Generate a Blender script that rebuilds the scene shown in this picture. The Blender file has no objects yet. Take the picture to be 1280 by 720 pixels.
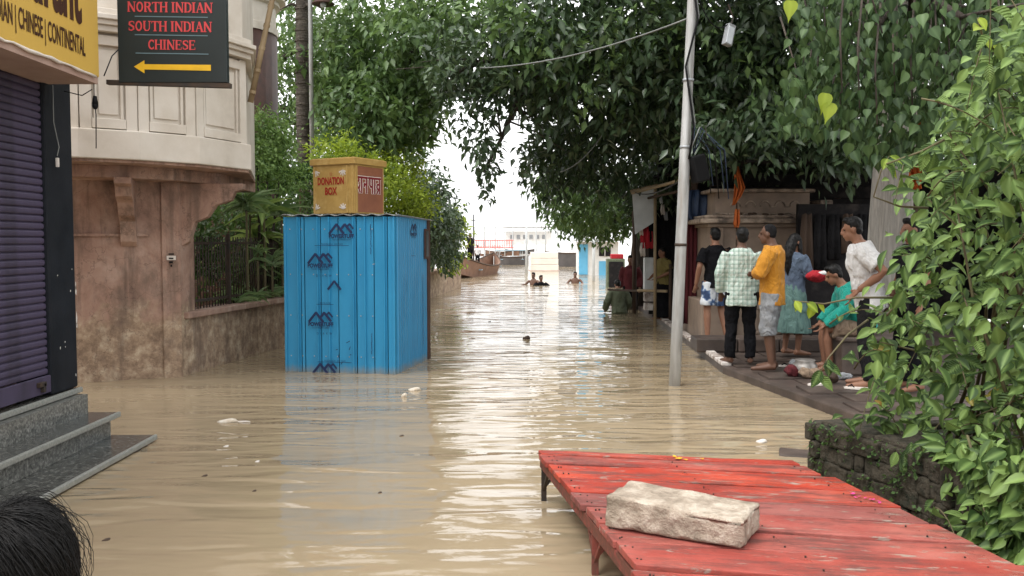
import bpy, math, random
import numpy as np
from mathutils import Vector, Matrix
random.seed(7); rng = np.random.default_rng(11)
S = bpy.context.scene
COL = S.collection
R = math.radians
# ---------------------------------------------------------------- camera
F = 1100.0; CAMZ = 1.6; PITCH = math.atan(58 / 1100)
cd = bpy.data.cameras.new('camera'); cam = bpy.data.objects.new('camera', cd); COL.objects.link(cam)
cam.location = (0, 0, CAMZ); cam.rotation_euler = (math.pi / 2 - PITCH, 0, 0)
cd.sensor_width = 36; cd.lens = F / 1280 * 36; cd.clip_start = .05; cd.clip_end = 3000
S.camera = cam
S.render.resolution_x = 1024; S.render.resolution_y = 576
# ---------------------------------------------------------------- sky, sun, exposure
SUN_EL, SUN_AZ = R(60), R(-125)        # azimuth measured from +Y towards +X
w = bpy.data.worlds.new('World'); S.world = w; w.use_nodes = True
nt = w.node_tree; nt.nodes.clear()
out = nt.nodes.new('ShaderNodeOutputWorld'); bg = nt.nodes.new('ShaderNodeBackground')
sky = nt.nodes.new('ShaderNodeTexSky'); sky.sky_type = 'NISHITA'; sky.sun_disc = False
sky.sun_elevation = SUN_EL; sky.sun_rotation = SUN_AZ
sky.air_density = 1.0; sky.dust_density = 6.0; sky.ozone_density = 1.0
hs = nt.nodes.new('ShaderNodeHueSaturation'); hs.inputs['Saturation'].default_value = .12
mx = nt.nodes.new('ShaderNodeMix'); mx.data_type = 'RGBA'; mx.inputs[0].default_value = .45
mx.inputs[7].default_value = (14, 14.1, 14.2, 1)      # even overcast veil over the clear sky
nt.links.new(sky.outputs[0], hs.inputs['Color']); nt.links.new(hs.outputs[0], mx.inputs[6])
nt.links.new(mx.outputs[2], bg.inputs[0]); nt.links.new(bg.outputs[0], out.inputs[0])
bg.inputs[1].default_value = .15
sl = bpy.data.lights.new('sun', 'SUN'); sl.energy = .7; sl.angle = R(18); sl.color = (1, .97, .92)
so = bpy.data.objects.new('sun', sl); COL.objects.link(so); so.location = (0, 0, 30)
sd = Vector((math.sin(SUN_AZ) * math.cos(SUN_EL), math.cos(SUN_AZ) * math.cos(SUN_EL), math.sin(SUN_EL)))
so.rotation_euler = sd.to_track_quat('Z', 'Y').to_euler()
S.view_settings.view_transform = 'Standard'; S.view_settings.look = 'None'
S.view_settings.gamma = 1; S.view_settings.use_curve_mapping = False
S.view_settings.exposure = 0.75
S.render.engine = 'CYCLES'
try:
    S.cycles.max_bounces = 8; S.cycles.diffuse_bounces = 4; S.cycles.transmission_bounces = 4
    S.cycles.sample_clamp_indirect = 6
except Exception: pass

# ---------------------------------------------------------------- pixel helpers (a direction; distance from ground or known depth)
cp, sp = math.cos(PITCH), math.sin(PITCH)
def ray(px, py):
    x = (px - 640) / F; y = -(py - 360) / F
    return Vector((x, cp + y * sp, -sp + y * cp))
def at(px, py, Y):
    r = ray(px, py); k = Y / r.y
    return Vector((r.x * k, Y, CAMZ + r.z * k))
def gr(px, py, z=0.0):
    r = ray(px, py); k = (z - CAMZ) / r.z
    return Vector((r.x * k, r.y * k, z))

# ---------------------------------------------------------------- mesh helpers
class MB:
    def __init__(s): s.v = []; s.f = []
    def add(s, vs, fs):
        n = len(s.v); s.v += [tuple(a) for a in vs]; s.f += [tuple(i + n for i in f) for f in fs]; return s
    def box(s, c, d, rz=0, M=None, taper=1.0):
        hx, hy, hz = d[0] / 2, d[1] / 2, d[2] / 2
        vs = [Vector((x * hx * (taper if z > 0 else 1), y * hy * (taper if z > 0 else 1), z * hz)) for z in (-1, 1) for y in (-1, 1) for x in (-1, 1)]
        m = M if M is not None else Matrix.Rotation(rz, 3, 'Z')
        vs = [m @ a + Vector(c) for a in vs]
        return s.add(vs, [(0, 2, 3, 1), (4, 5, 7, 6), (0, 1, 5, 4), (1, 3, 7, 5), (3, 2, 6, 7), (2, 0, 4, 6)])
    def bar(s, a, b, w, h=None, up=(0, 0, 1)):
        a, b = Vector(a), Vector(b); d = (b - a); L = d.length; d.normalize()
        u = Vector(up)
        if abs(d.dot(u)) > .98: u = Vector((1, 0, 0))
        x = d.cross(u).normalized(); z = x.cross(d)
        M = Matrix((x, d, z)).transposed()
        return s.box((a + b) / 2, (w, L, h or w), M=M)
    def tube(s, pts, rad, n=8, cap=True, flat=None):
        pts = [Vector(p) for p in pts]
        if not hasattr(rad, '__len__'): rad = [rad] * len(pts)
        rings = []; prev = None
        for i, p in enumerate(pts):
            d = (pts[min(i + 1, len(pts) - 1)] - pts[max(i - 1, 0)]).normalized()
            if prev is None:
                u = Vector((0, 0, 1)) if abs(d.z) < .9 else Vector((0, 1, 0))
                x = d.cross(u).normalized()
            else:
                x = (prev - d * prev.dot(d))
                x = x.normalized() if x.length > 1e-6 else d.orthogonal().normalized()
            prev = x; y = d.cross(x)
            r = rad[i]
            rings.append([p + x * (math.cos(2 * math.pi * k / n) * r) + y * (math.sin(2 * math.pi * k / n) * r) for k in range(n)])
        vs = [q for r in rings for q in r]; fs = []
        for i in range(len(rings) - 1):
            for k in range(n):
                a = i * n + k; b = i * n + (k + 1) % n
                fs.append((a, b, b + n, a + n))
        if cap:
            fs.append(tuple(range(n - 1, -1, -1))); m = (len(rings) - 1) * n
            fs.append(tuple(m + k for k in range(n)))
        return s.add(vs, fs)
    def rings(s, rings, cap=True):
        n = len(rings[0]); vs = [q for r in rings for q in r]; fs = []
        for i in range(len(rings) - 1):
            for k in range(n):
                a = i * n + k; b = i * n + (k + 1) % n
                fs.append((a, b, b + n, a + n))
        if cap:
            fs.append(tuple(range(n - 1, -1, -1))); m = (len(rings) - 1) * n
            fs.append(tuple(m + k for k in range(n)))
        return s.add(vs, fs)
    def ell(s, c, r, n=12, m=8, M=None):
        c = Vector(c); M = M or Matrix.Identity(3); rg = []
        for j in range(1, m):
            t = math.pi * j / m - math.pi / 2
            rg.append([c + M @ Vector((math.cos(t) * math.cos(2 * math.pi * k / n) * r[0], math.cos(t) * math.sin(2 * math.pi * k / n) * r[1], math.sin(t) * r[2])) for k in range(n)])
        vs = [q for r_ in rg for q in r_]; b = len(vs); fs = []
        vs += [c + M @ Vector((0, 0, -r[2])), c + M @ Vector((0, 0, r[2]))]
        for i in range(len(rg) - 1):
            for k in range(n):
                a = i * n + k; d = i * n + (k + 1) % n
                fs.append((a, d, d + n, a + n))
        for k in range(n):
            fs.append((b, (k + 1) % n, k)); q = (len(rg) - 1) * n
            fs.append((b + 1, q + k, q + (k + 1) % n))
        return s.add(vs, fs)
    def prism(s, poly, z0, z1):
        n = len(poly)
        vs = [(p[0], p[1], z0) for p in poly] + [(p[0], p[1], z1) for p in poly]
        fs = [tuple(range(n - 1, -1, -1)), tuple(range(n, 2 * n))] + [(i, (i + 1) % n, (i + 1) % n + n, i + n) for i in range(n)]
        return s.add(vs, fs)
    def mesh(s, name, mat, smooth=False):
        me = bpy.data.meshes.new(name); me.from_pydata(s.v, [], s.f); me.update()
        if mat: me.materials.append(mat)
        if smooth: me.polygons.foreach_set('use_smooth', [True] * len(me.polygons))
        return me
    def build(s, name, mat, parent=None, smooth=False, bevel=0, loc=None):
        return link(name, s.mesh(name, mat, smooth), parent, bevel, loc)
def link(name, me, parent=None, bevel=0, loc=None):
    o = bpy.data.objects.new(name, me); COL.objects.link(o)
    if parent: o.parent = parent
    if loc is not None: o.location = loc
    if bevel:
        b = o.modifiers.new('b', 'BEVEL'); b.width = bevel; b.segments = 2; b.limit_method = 'ANGLE'; b.angle_limit = R(40)
    return o
def tag(o, label=None, cat=None, group=None, kind=None):
    if label: o['label'] = label
    if cat: o['category'] = cat
    if group: o['group'] = group
    if kind: o['kind'] = kind
    return o
def thing(name, label, cat, loc=(0, 0, 0), rz=0, group=None):
    o = bpy.data.objects.new(name, None); COL.objects.link(o); o.location = loc; o.rotation_euler = (0, 0, rz)
    o.empty_display_size = .1
    return tag(o, label, cat, group)
def frame(o, right, up, nrm):            # 4x4 of a flat panel: its own x, y and normal
    r, u, n = Vector(right).normalized(), Vector(up).normalized(), Vector(nrm).normalized()
    m = Matrix((r, u, n)).transposed().to_4x4(); m.translation = Vector(o); return m

# ---------------------------------------------------------------- materials
def nodes(name):
    m = bpy.data.materials.new(name); m.use_nodes = True; t = m.node_tree
    return m, t, t.nodes['Principled BSDF'], t.nodes['Material Output']
def ramp(t, stops, fac):
    r = t.nodes.new('ShaderNodeValToRGB')
    while len(r.color_ramp.elements) < len(stops): r.color_ramp.elements.new(.5)
    for e, (p, c) in zip(r.color_ramp.elements, stops): e.position = p; e.color = (*c, 1)
    t.links.new(fac, r.inputs[0]); return r.outputs[0]
def noise(t, scale, detail=6, rough=.6, stretch=(1, 1, 1), coord='Object', dist=0, each=False):
    tc = t.nodes.new('ShaderNodeTexCoord'); mp = t.nodes.new('ShaderNodeMapping'); mp.inputs['Scale'].default_value = stretch
    n = t.nodes.new('ShaderNodeTexNoise'); n.inputs['Scale'].default_value = scale; n.inputs['Detail'].default_value = detail
    n.inputs['Roughness'].default_value = rough; n.inputs['Distortion'].default_value = dist
    t.links.new(tc.outputs[coord], mp.inputs[0]); t.links.new(mp.outputs[0], n.inputs[0])
    if each:                       # every object its own pattern
        n.noise_dimensions = '4D'; oi = t.nodes.new('ShaderNodeObjectInfo'); k = t.nodes.new('ShaderNodeMath'); k.operation = 'MULTIPLY'; k.inputs[1].default_value = 97
        t.links.new(oi.outputs['Random'], k.inputs[0]); t.links.new(k.outputs[0], n.inputs['W'])
    return n.outputs[0]
def bumpn(t, b, h, strength, dist=.02, prev=None):
    n = t.nodes.new('ShaderNodeBump'); n.inputs['Strength'].default_value = strength; n.inputs['Distance'].default_value = dist
    t.links.new(h, n.inputs['Height'])
    if prev: t.links.new(prev, n.inputs['Normal'])
    t.links.new(n.outputs[0], b.inputs['Normal']); return n.outputs[0]
def mixc(t, fac, a, b):
    m = t.nodes.new('ShaderNodeMix'); m.data_type = 'RGBA'
    if hasattr(fac, 'is_output'): t.links.new(fac, m.inputs[0])
    else: m.inputs[0].default_value = fac
    for i, c in ((6, a), (7, b)):
        if hasattr(c, 'is_output'): t.links.new(c, m.inputs[i])
        else: m.inputs[i].default_value = (*c, 1)
    return m.outputs[2]
def mat(name, c1, c2=None, c3=None, scale=4, rough=.75, bump=.15, bscale=40, spec=.35, metal=0, stretch=(1, 1, 1), lo=.32, hi=.68, coord='Object', dist=.01, sheen=0):
    m, t, b, o = nodes(name)
    b.inputs['Roughness'].default_value = rough; b.inputs['Specular IOR Level'].default_value = spec; b.inputs['Metallic'].default_value = metal
    if sheen: b.inputs['Sheen Weight'].default_value = sheen
    if c2 is None: c2 = tuple(x * .72 for x in c1)
    st = [(lo, c1), (hi, c2)] if c3 is None else [(lo, c1), ((lo + hi) / 2, c2), (hi, c3)]
    t.links.new(ramp(t, st, noise(t, scale, stretch=stretch, coord=coord)), b.inputs['Base Color'])
    if bump: bumpn(t, b, noise(t, bscale, 5, stretch=stretch, coord=coord), bump, dist)
    return m
def leafmat(name, dark, mid, light, trans=.35, rough=.45, tcol=None, spec=.28):
    m, t, b, o = nodes(name)
    a = t.nodes.new('ShaderNodeAttribute'); a.attribute_name = 'rnd'
    oi = t.nodes.new('ShaderNodeObjectInfo')
    ad = t.nodes.new('ShaderNodeMath'); ad.operation = 'ADD'; fr = t.nodes.new('ShaderNodeMath'); fr.operation = 'FRACT'
    t.links.new(a.outputs['Fac'], ad.inputs[0]); t.links.new(oi.outputs['Random'], ad.inputs[1]); t.links.new(ad.outputs[0], fr.inputs[0])
    c = ramp(t, [(.0, dark), (.5, mid), (.9, light), (1, light)], fr.outputs[0])
    md = t.nodes.new('ShaderNodeAttribute'); md.attribute_name = 'mid'
    c = mixc(t, md.outputs['Fac'], c, tuple(min(1, x * 1.7 + .02) for x in light))
    t.links.new(c, b.inputs['Base Color']); b.inputs['Roughness'].default_value = rough; b.inputs['Specular IOR Level'].default_value = spec
    tr = t.nodes.new('ShaderNodeBsdfTranslucent'); ms = t.nodes.new('ShaderNodeMixShader'); ms.inputs[0].default_value = trans
    g = mixc(t, .5, c, tcol or (light[0] * 1.3, light[1] * 1.3, light[2] * .6)); t.links.new(g, tr.inputs[0])
    t.links.new(b.outputs[0], ms.inputs[1]); t.links.new(tr.outputs[0], ms.inputs[2]); t.links.new(ms.outputs[0], o.inputs[0])
    return m
MT = {}
MT['white'] = mat('cream_plaster', (.64, .59, .52), (.56, .505, .43), (.42, .37, .31), scale=2.2, rough=.8, bump=.1, lo=.35, hi=.8)
def pinkwall():
    m, t, b, o = nodes('pink_plaster'); b.inputs['Roughness'].default_value = .88; b.inputs['Specular IOR Level'].default_value = .15
    base = ramp(t, [(.32, (.22, .14, .11)), (.48, (.37, .235, .18)), (.66, (.46, .325, .26))], noise(t, 2.1, 10, .68, dist=.5))
    tc = t.nodes.new('ShaderNodeTexCoord'); sx = t.nodes.new('ShaderNodeSeparateXYZ'); t.links.new(tc.outputs['Object'], sx.inputs[0])
    # tide-marked, peeling zone on the lower wall: an uneven edge, bare pale plaster and black mould
    hz = t.nodes.new('ShaderNodeMath'); hz.operation = 'MULTIPLY_ADD'; hz.inputs[1].default_value = -.8; hz.inputs[2].default_value = 1.05
    t.links.new(sx.outputs['Z'], hz.inputs[0])
    n2 = noise(t, 2.6, 9, .68, dist=.6)
    ad = t.nodes.new('ShaderNodeMath'); ad.operation = 'ADD'; t.links.new(hz.outputs[0], ad.inputs[0]); t.links.new(n2, ad.inputs[1])
    peel = ramp(t, [(.82, (0, 0, 0)), (1.0, (1, 1, 1))], ad.outputs[0])
    pale = ramp(t, [(.34, (.20, .14, .10)), (.5, (.36, .26, .18)), (.66, (.55, .45, .33))], noise(t, 7, 8, .7))
    c = mixc(t, peel, base, pale)
    mould = ramp(t, [(.49, (0, 0, 0)), (.66, (.78, .78, .78))], noise(t, 2.3, 10, .72, stretch=(1.3, 1.3, .7)))
    c = mixc(t, mould, c, (.17, .125, .10))
    drip = ramp(t, [(.53, (0, 0, 0)), (.68, (.6, .6, .6))], noise(t, 5, 6, .6, stretch=(1.6, 1.6, .12)))
    c = mixc(t, drip, c, (.12, .088, .07))                                 # run-off streaks
    tc2 = t.nodes.new('ShaderNodeTexCoord'); nd = t.nodes.new('ShaderNodeVectorMath'); nd.operation = 'ADD'
    nn2 = t.nodes.new('ShaderNodeTexNoise'); nn2.inputs['Scale'].default_value = 3; nn2.inputs['Detail'].default_value = 6
    t.links.new(tc2.outputs['Object'], nn2.inputs[0]); t.links.new(tc2.outputs['Object'], nd.inputs[0]); t.links.new(nn2.outputs['Color'], nd.inputs[1])
    vo = t.nodes.new('ShaderNodeTexVoronoi'); vo.feature = 'DISTANCE_TO_EDGE'; vo.inputs['Scale'].default_value = 1.7; t.links.new(nd.outputs[0], vo.inputs['Vector'])
    ck = ramp(t, [(.002, (.5, .5, .5)), (.010, (0, 0, 0))], vo.outputs['Distance'])
    c = mixc(t, ck, c, (.10, .07, .055)); t.links.new(c, b.inputs['Base Color'])
    bumpn(t, b, noise(t, 14, 10, .7), .5, .03); return m
MT['pink'] = pinkwall()
MT['ledge'] = mat('ledge_stone', (.44, .33, .26), (.34, .22, .17), (.20, .13, .10), scale=5, rough=.85, bump=.4)
MT['iron'] = mat('dark_iron', (.035, .032, .03), (.07, .045, .03), scale=9, rough=.6, metal=.3)
MT['rust'] = mat('red_rust_iron', (.22, .055, .04), (.12, .05, .035), (.30, .06, .05), scale=12, rough=.7, bump=.3)
MT['granite'] = mat('granite', (.045, .046, .042), (.15, .15, .138), (.33, .325, .30), scale=55, rough=.3, bump=.04, spec=.5, lo=.35, hi=.7)
MT['granite_wet'] = mat('wet_granite', (.03, .03, .028), (.08, .08, .073), (.20, .197, .18), scale=34, rough=.2, bump=.12, spec=.5, lo=.3, hi=.70)
MT['granite_edge'] = mat('granite_edge', (.30, .30, .27), (.18, .185, .17), scale=50, rough=.35, bump=.04, spec=.5)
MT['shutter'] = mat('purple_shutter', (.034, .027, .050), (.058, .045, .085), (.026, .021, .034), scale=2, rough=.65, bump=.1, spec=.4, stretch=(1, 1, .3))
MT['black_pillar'] = mat('black_paint', (.008, .0095, .013), (.016, .018, .023), scale=4, rough=.6, bump=.1, spec=.15)
MT['chip'] = mat('plaster_chip', (.7, .68, .64), rough=.9)
MT['yellow_sign'] = mat('yellow_vinyl', (.58, .385, .085), (.53, .345, .075), scale=1.5, rough=.45, bump=.02)
MT['brown_text'] = mat('brown_print', (.06, .025, .012), rough=.5, bump=0)
MT['soffit'] = mat('pale_trim', (.42, .30, .25), (.33, .22, .18), scale=3)
MT['black_sign'] = mat('dark_sign_board', (.012, .018, .019), (.018, .026, .028), scale=2, rough=.4, bump=.02)
MT['red_text'] = mat('red_print', (.58, .055, .06), (.5, .05, .055), rough=.5, bump=0)
MT['grey_line'] = mat('blue_grey_print', (.13, .20, .23), rough=.5, bump=0)
MT['arrow'] = mat('yellow_print', (.80, .47, .02), rough=.5, bump=0)
MT['blue'] = mat('blue_sheet', (.022, .215, .41), (.028, .245, .45), (.018, .175, .34), scale=1.6, rough=.38, bump=.06, bscale=9, spec=.5, stretch=(1, 1, .5))
def bluesheet():
    m = MT['blue']; t = m.node_tree; b = t.nodes['Principled BSDF']; src = b.inputs['Base Color'].links[0].from_socket
    tc = t.nodes.new('ShaderNodeTexCoord'); sx = t.nodes.new('ShaderNodeSeparateXYZ'); t.links.new(tc.outputs['Object'], sx.inputs[0])
    ad = t.nodes.new('ShaderNodeMath'); ad.operation = 'MULTIPLY_ADD'; ad.inputs[1].default_value = .22; t.links.new(noise(t, 6, 7, .7, stretch=(1.6, 1.6, .5)), ad.inputs[0]); 
    sb2 = t.nodes.new('ShaderNodeMath'); sb2.operation = 'SUBTRACT'; sb2.inputs[0].default_value = .62; t.links.new(sx.outputs['Z'], sb2.inputs[1]); t.links.new(sb2.outputs[0], ad.inputs[2])
    mud = ramp(t, [(.08, (0, 0, 0)), (.17, (.75, .75, .75))], ad.outputs[0])      # dried mud left by the last high water
    c = mixc(t, mud, src, (.22, .20, .16))
    scr = ramp(t, [(.64, (0, 0, 0)), (.68, (.6, .6, .6))], noise(t, 5, 8, .75, stretch=(3, 3, .5)))
    c = mixc(t, scr, c, (.16, .36, .48)); t.links.new(c, b.inputs['Base Color'])
    bumpn(t, b, noise(t, 2.4, 2, .5, stretch=(1, 1, .7)), .5, .03)
bluesheet()
MT['navy_print'] = mat('navy_print', (.012, .025, .085), rough=.5, bump=0)
MT['zinc'] = mat('zinc_sheet', (.42, .44, .46), (.28, .29, .30), scale=6, rough=.5, metal=.4)
MT['brown_paint'] = mat('brown_paint', (.085, .04, .03), (.05, .028, .022), scale=7, rough=.6)
MT['gold'] = mat('gold_painted_tin', (.44, .29, .09), (.36, .225, .065), (.50, .35, .13), scale=4, rough=.45, bump=.08, spec=.45)
MT['gold_brown'] = mat('brown_painted_tin', (.27, .105, .055), (.21, .08, .045), scale=4, rough=.5, bump=.08)
MT['maroon'] = mat('maroon_print', (.20, .015, .02), rough=.5, bump=0)
MT['crimson'] = mat('crimson_print', (.33, .02, .015), rough=.5, bump=0)
MT['off_white'] = mat('off_white_print', (.72, .66, .6), rough=.6, bump=0)
MT['pole'] = mat('aluminium_paint', (.42, .42, .41), (.31, .305, .29), (.22, .18, .145), scale=3, rough=.42, spec=.5, metal=.25, stretch=(4, 4, .6), lo=.35, hi=.75, bump=.1)
MT['cable'] = mat('black_cable', (.008, .008, .009), spec=.15, rough=.6, bump=0)
MT['pale_cable'] = mat('grey_cable', (.22, .23, .22), rough=.6, bump=0)
MT['lamp_grey'] = mat('grey_plastic', (.30, .31, .32), rough=.5, bump=.02)
MT['lens'] = mat('frosted_glass', (.62, .66, .7), rough=.2, bump=0)
MT['cement'] = mat('wet_platform', (.115, .085, .07), (.07, .052, .043), (.04, .03, .026), scale=2.4, rough=.5, bump=.4, bscale=18, spec=.4)
MT['kerb_paint'] = mat('worn_white_kerb', (.62, .58, .54), (.40, .34, .30), (.15, .11, .09), scale=6, rough=.8, lo=.4, hi=.62)
MT['shrine'] = mat('cream_shrine', (.32, .245, .185), (.26, .195, .15), (.17, .13, .10), scale=2.5, rough=.8, bump=.2, lo=.3, hi=.75)
MT['shrine_dark'] = mat('stained_cornice', (.40, .32, .25), (.26, .20, .155), (.10, .08, .065), scale=7, rough=.85, bump=.5, lo=.35, hi=.65)
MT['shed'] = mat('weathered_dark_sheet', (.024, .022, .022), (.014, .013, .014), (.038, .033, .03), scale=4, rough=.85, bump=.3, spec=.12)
MT['tin'] = mat('pale_tin', (.56, .58, .58), (.44, .46, .46), scale=4, rough=.45, metal=.2)
MT['wood'] = mat('old_timber', (.085, .053, .035), (.048, .031, .022), scale=6, rough=.8, stretch=(1, 1, .2), bump=.4)
MT['bamboo'] = mat('bamboo', (.36, .27, .16), (.26, .19, .11), scale=6, rough=.55, stretch=(1, 1, .3))
MT['tarp_blue'] = mat('dark_blue_tarp', (.02, .035, .07), (.03, .05, .10), scale=3, rough=.5, bump=.4, bscale=12, dist=.04)
MT['curtain'] = mat('dark_red_cloth', (.11, .016, .02), (.06, .012, .016), scale=5, rough=.9, stretch=(3, 3, .3), bump=.5, dist=.04)
MT['saffron'] = mat('saffron_cloth', (.60, .16, .03), (.45, .10, .03), scale=8, rough=.85, bump=.3)
MT['trunk'] = mat('bark_dark', (.075, .06, .048), (.045, .036, .03), (.11, .09, .07), scale=9, rough=.9, stretch=(1.5, 1.5, .25), bump=.7, bscale=14, dist=.05)
MT['trunk_pale'] = mat('bark_pale', (.30, .28, .25), (.20, .185, .165), (.36, .33, .29), scale=7, rough=.9, stretch=(2.5, 2.5, .2), bump=.7, bscale=10, dist=.05)
MT['palm_trunk'] = mat('palm_bark', (.10, .082, .065), (.06, .05, .04), (.15, .125, .10), scale=10, rough=.9, stretch=(.4, .4, 2), bump=.8, bscale=14, dist=.05)
MT['stem'] = mat('green_brown_stem', (.13, .12, .055), (.10, .075, .045), scale=9)
MT['stone'] = mat('pale_sandstone', (.24, .195, .15), (.37, .305, .24), (.52, .45, .37), scale=11, rough=.95, bump=1.0, bscale=22, dist=.03, lo=.34, hi=.66, spec=.15)
def redplank():
    m, t, b, o = nodes('worn_red_paint'); b.inputs['Specular IOR Level'].default_value = .22
    oi = t.nodes.new('ShaderNodeObjectInfo')
    base = ramp(t, [(.3, (.22, .026, .018)), (.5, (.37, .045, .026)), (.7, (.47, .085, .05))], noise(t, 1.7, 5, stretch=(1, 1.6, 1), each=True))
    sv = t.nodes.new('ShaderNodeHueSaturation'); t.links.new(base, sv.inputs['Color'])
    mp = t.nodes.new('ShaderNodeMapRange'); mp.inputs[3].default_value = .70; mp.inputs[4].default_value = 1.15; t.links.new(oi.outputs['Random'], mp.inputs[0])
    t.links.new(mp.outputs[0], sv.inputs['Value'])
    ms = t.nodes.new('ShaderNodeMapRange'); ms.inputs[3].default_value = .8; ms.inputs[4].default_value = 1.05; t.links.new(oi.outputs['Random'], ms.inputs[0]); t.links.new(ms.outputs[0], sv.inputs['Saturation'])
    fade = ramp(t, [(.50, (0, 0, 0)), (.70, (.5, .5, .5))], noise(t, 1.3, 4, .6, stretch=(1, 2, 1), dist=.6, each=True))
    c = mixc(t, fade, sv.outputs[0], (.42, .17, .14))                      # sun-faded paint
    chip = ramp(t, [(.57, (0, 0, 0)), (.60, (.9, .9, .9))], noise(t, 5, 9, .72, stretch=(1, 4.5, 3), dist=.4, each=True))
    c = mixc(t, chip, c, (.34, .26, .215))                                 # bare grey wood where the paint has flaked
    dirt = ramp(t, [(.48, (0, 0, 0)), (.60, (.85, .85, .85))], noise(t, 2.0, 10, .78, stretch=(1, 5, 3), each=True))
    c = mixc(t, dirt, c, (.13, .05, .042)); t.links.new(c, b.inputs['Base Color'])
    rr = ramp(t, [(.35, (.25, .25, .25)), (.65, (.7, .7, .7))], noise(t, 3, 6)); t.links.new(rr, b.inputs['Roughness'])
    h1 = noise(t, 9, 8, .7, stretch=(1, 9, 3), each=True); n1 = bumpn(t, b, h1, .6, .012); bumpn(t, b, chip, .5, .004, n1); return m
MT['redplank'] = redplank()
MT['moss_wall'] = mat('mossy_masonry', (.028, .026, .017), (.058, .048, .034), (.013, .016, .009), scale=9, rough=.95, bump=1.0, bscale=12, dist=.05)
MT['skin'] = mat('brown_skin', (.25, .125, .075), (.22, .105, .065), scale=3, rough=.5, bump=.03)
MT['skin_dark'] = mat('dark_brown_skin', (.13, .066, .042), (.11, .055, .035), scale=3, rough=.5, bump=.03)
MT['hair'] = mat('black_hair', (.003, .0028, .003), (.008, .007, .0065), scale=30, rough=.45, stretch=(3, 3, .4), bump=.5, bscale=60, dist=.008, spec=.22)
MT['eye'] = mat('dark_eye', (.02, .015, .012), rough=.2, bump=0)
MT['black_cloth'] = mat('black_cloth', (.006, .006, .007), (.011, .011, .013), scale=4, rough=.95, spec=.08)
MT['char_cloth'] = mat('charcoal_cloth', (.012, .012, .013), (.02, .019, .02), scale=4, rough=.95, spec=.08)
MT['yellow_cloth'] = mat('mustard_cloth', (.56, .25, .025), (.47, .20, .02), scale=4, rough=.9, sheen=.1)
MT['grey_cloth'] = mat('faded_grey_cloth', (.20, .21, .225), (.28, .29, .30), (.15, .155, .17), scale=9, rough=.9)
MT['bluegrey_cloth'] = mat('blue_grey_cloth', (.10, .135, .19), (.075, .10, .15), scale=6, rough=.9)
MT['teal_cloth'] = mat('bright_teal_cloth', (.012, .30, .235), (.01, .24, .19), scale=4, rough=.85, sheen=.1)
MT['seagreen_cloth'] = mat('sea_green_cloth', (.085, .165, .155), (.12, .21, .19), (.06, .12, .115), scale=5, rough=.85, stretch=(3, 3, .5))
MT['white_cloth'] = mat('white_cloth', (.66, .65, .64), (.58, .57, .57), scale=4, rough=.9)
MT['red_cloth'] = mat('red_cloth', (.42, .02, .03), (.32, .015, .025), scale=6, rough=.9)
MT['olive_cloth'] = mat('olive_cloth', (.14, .16, .10), (.10, .12, .075), scale=6, rough=.8)
MT['ochre_cloth'] = mat('ochre_olive_cloth', (.20, .16, .05), (.15, .12, .04), scale=6, rough=.9)
MT['khaki_cloth'] = mat('khaki_cloth', (.26, .19, .13), (.20, .14, .10), scale=5, rough=.9)
def plaid():
    m, t, b, o = nodes('green_white_plaid'); b.inputs['Roughness'].default_value = .9
    tc = t.nodes.new('ShaderNodeTexCoord'); sx = t.nodes.new('ShaderNodeSeparateXYZ'); t.links.new(tc.outputs['Object'], sx.inputs[0])
    def band(src, freq, thr):
        a = t.nodes.new('ShaderNodeMath'); a.operation = 'MULTIPLY'; a.inputs[1].default_value = freq; t.links.new(src, a.inputs[0])
        f = t.nodes.new('ShaderNodeMath'); f.operation = 'FRACT'; t.links.new(a.outputs[0], f.inputs[0])
        l = t.nodes.new('ShaderNodeMath'); l.operation = 'LESS_THAN'; l.inputs[1].default_value = thr; t.links.new(f.outputs[0], l.inputs[0]); return l.outputs[0]
    c = mixc(t, .0, (.58, .66, .60), (0, 0, 0))
    def over(c, f, col, amt):
        k = t.nodes.new('ShaderNodeMath'); k.operation = 'MULTIPLY'; k.inputs[1].default_value = amt; t.links.new(f, k.inputs[0]); return mixc(t, k.outputs[0], c, col)
    c = over(c, band(sx.outputs['X'], 19, .42), (.26, .40, .33), .45)
    c = over(c, band(sx.outputs['Z'], 19, .42), (.26, .40, .33), .45)
    c = over(c, band(sx.outputs['X'], 19, .10), (.05, .12, .10), .5)
    c = over(c, band(sx.outputs['Z'], 19, .10), (.05, .12, .10), .5)
    t.links.new(c, b.inputs['Base Color']); return m
MT['plaid'] = plaid()
for k_ in [k for k in MT if k.endswith('cloth') or k == 'plaid']:          # woven creases
    t = MT[k_].node_tree; b = t.nodes['Principled BSDF']; pv_ = b.inputs['Normal'].links[0].from_socket if b.inputs['Normal'].links else None
    bumpn(t, b, noise(t, 6, 3, .55, stretch=(1.6, 1.6, .8), dist=1.2), .9, .05, pv_)
def stripes():
    m, t, b, o = nodes('blue_white_shorts'); b.inputs['Roughness'].default_value = .9
    t.links.new(ramp(t, [(.45, (.03, .06, .14)), (.5, (.10, .18, .33)), (.56, (.62, .65, .68))], noise(t, 7, 2)), b.inputs['Base Color']); return m
MT['shorts'] = stripes()
MT['leaf_vine'] = leafmat('vine_leaf', (.032, .066, .021), (.078, .138, .038), (.19, .285, .08), trans=.26, rough=.48, spec=.28, tcol=(.16, .24, .05))
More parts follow.
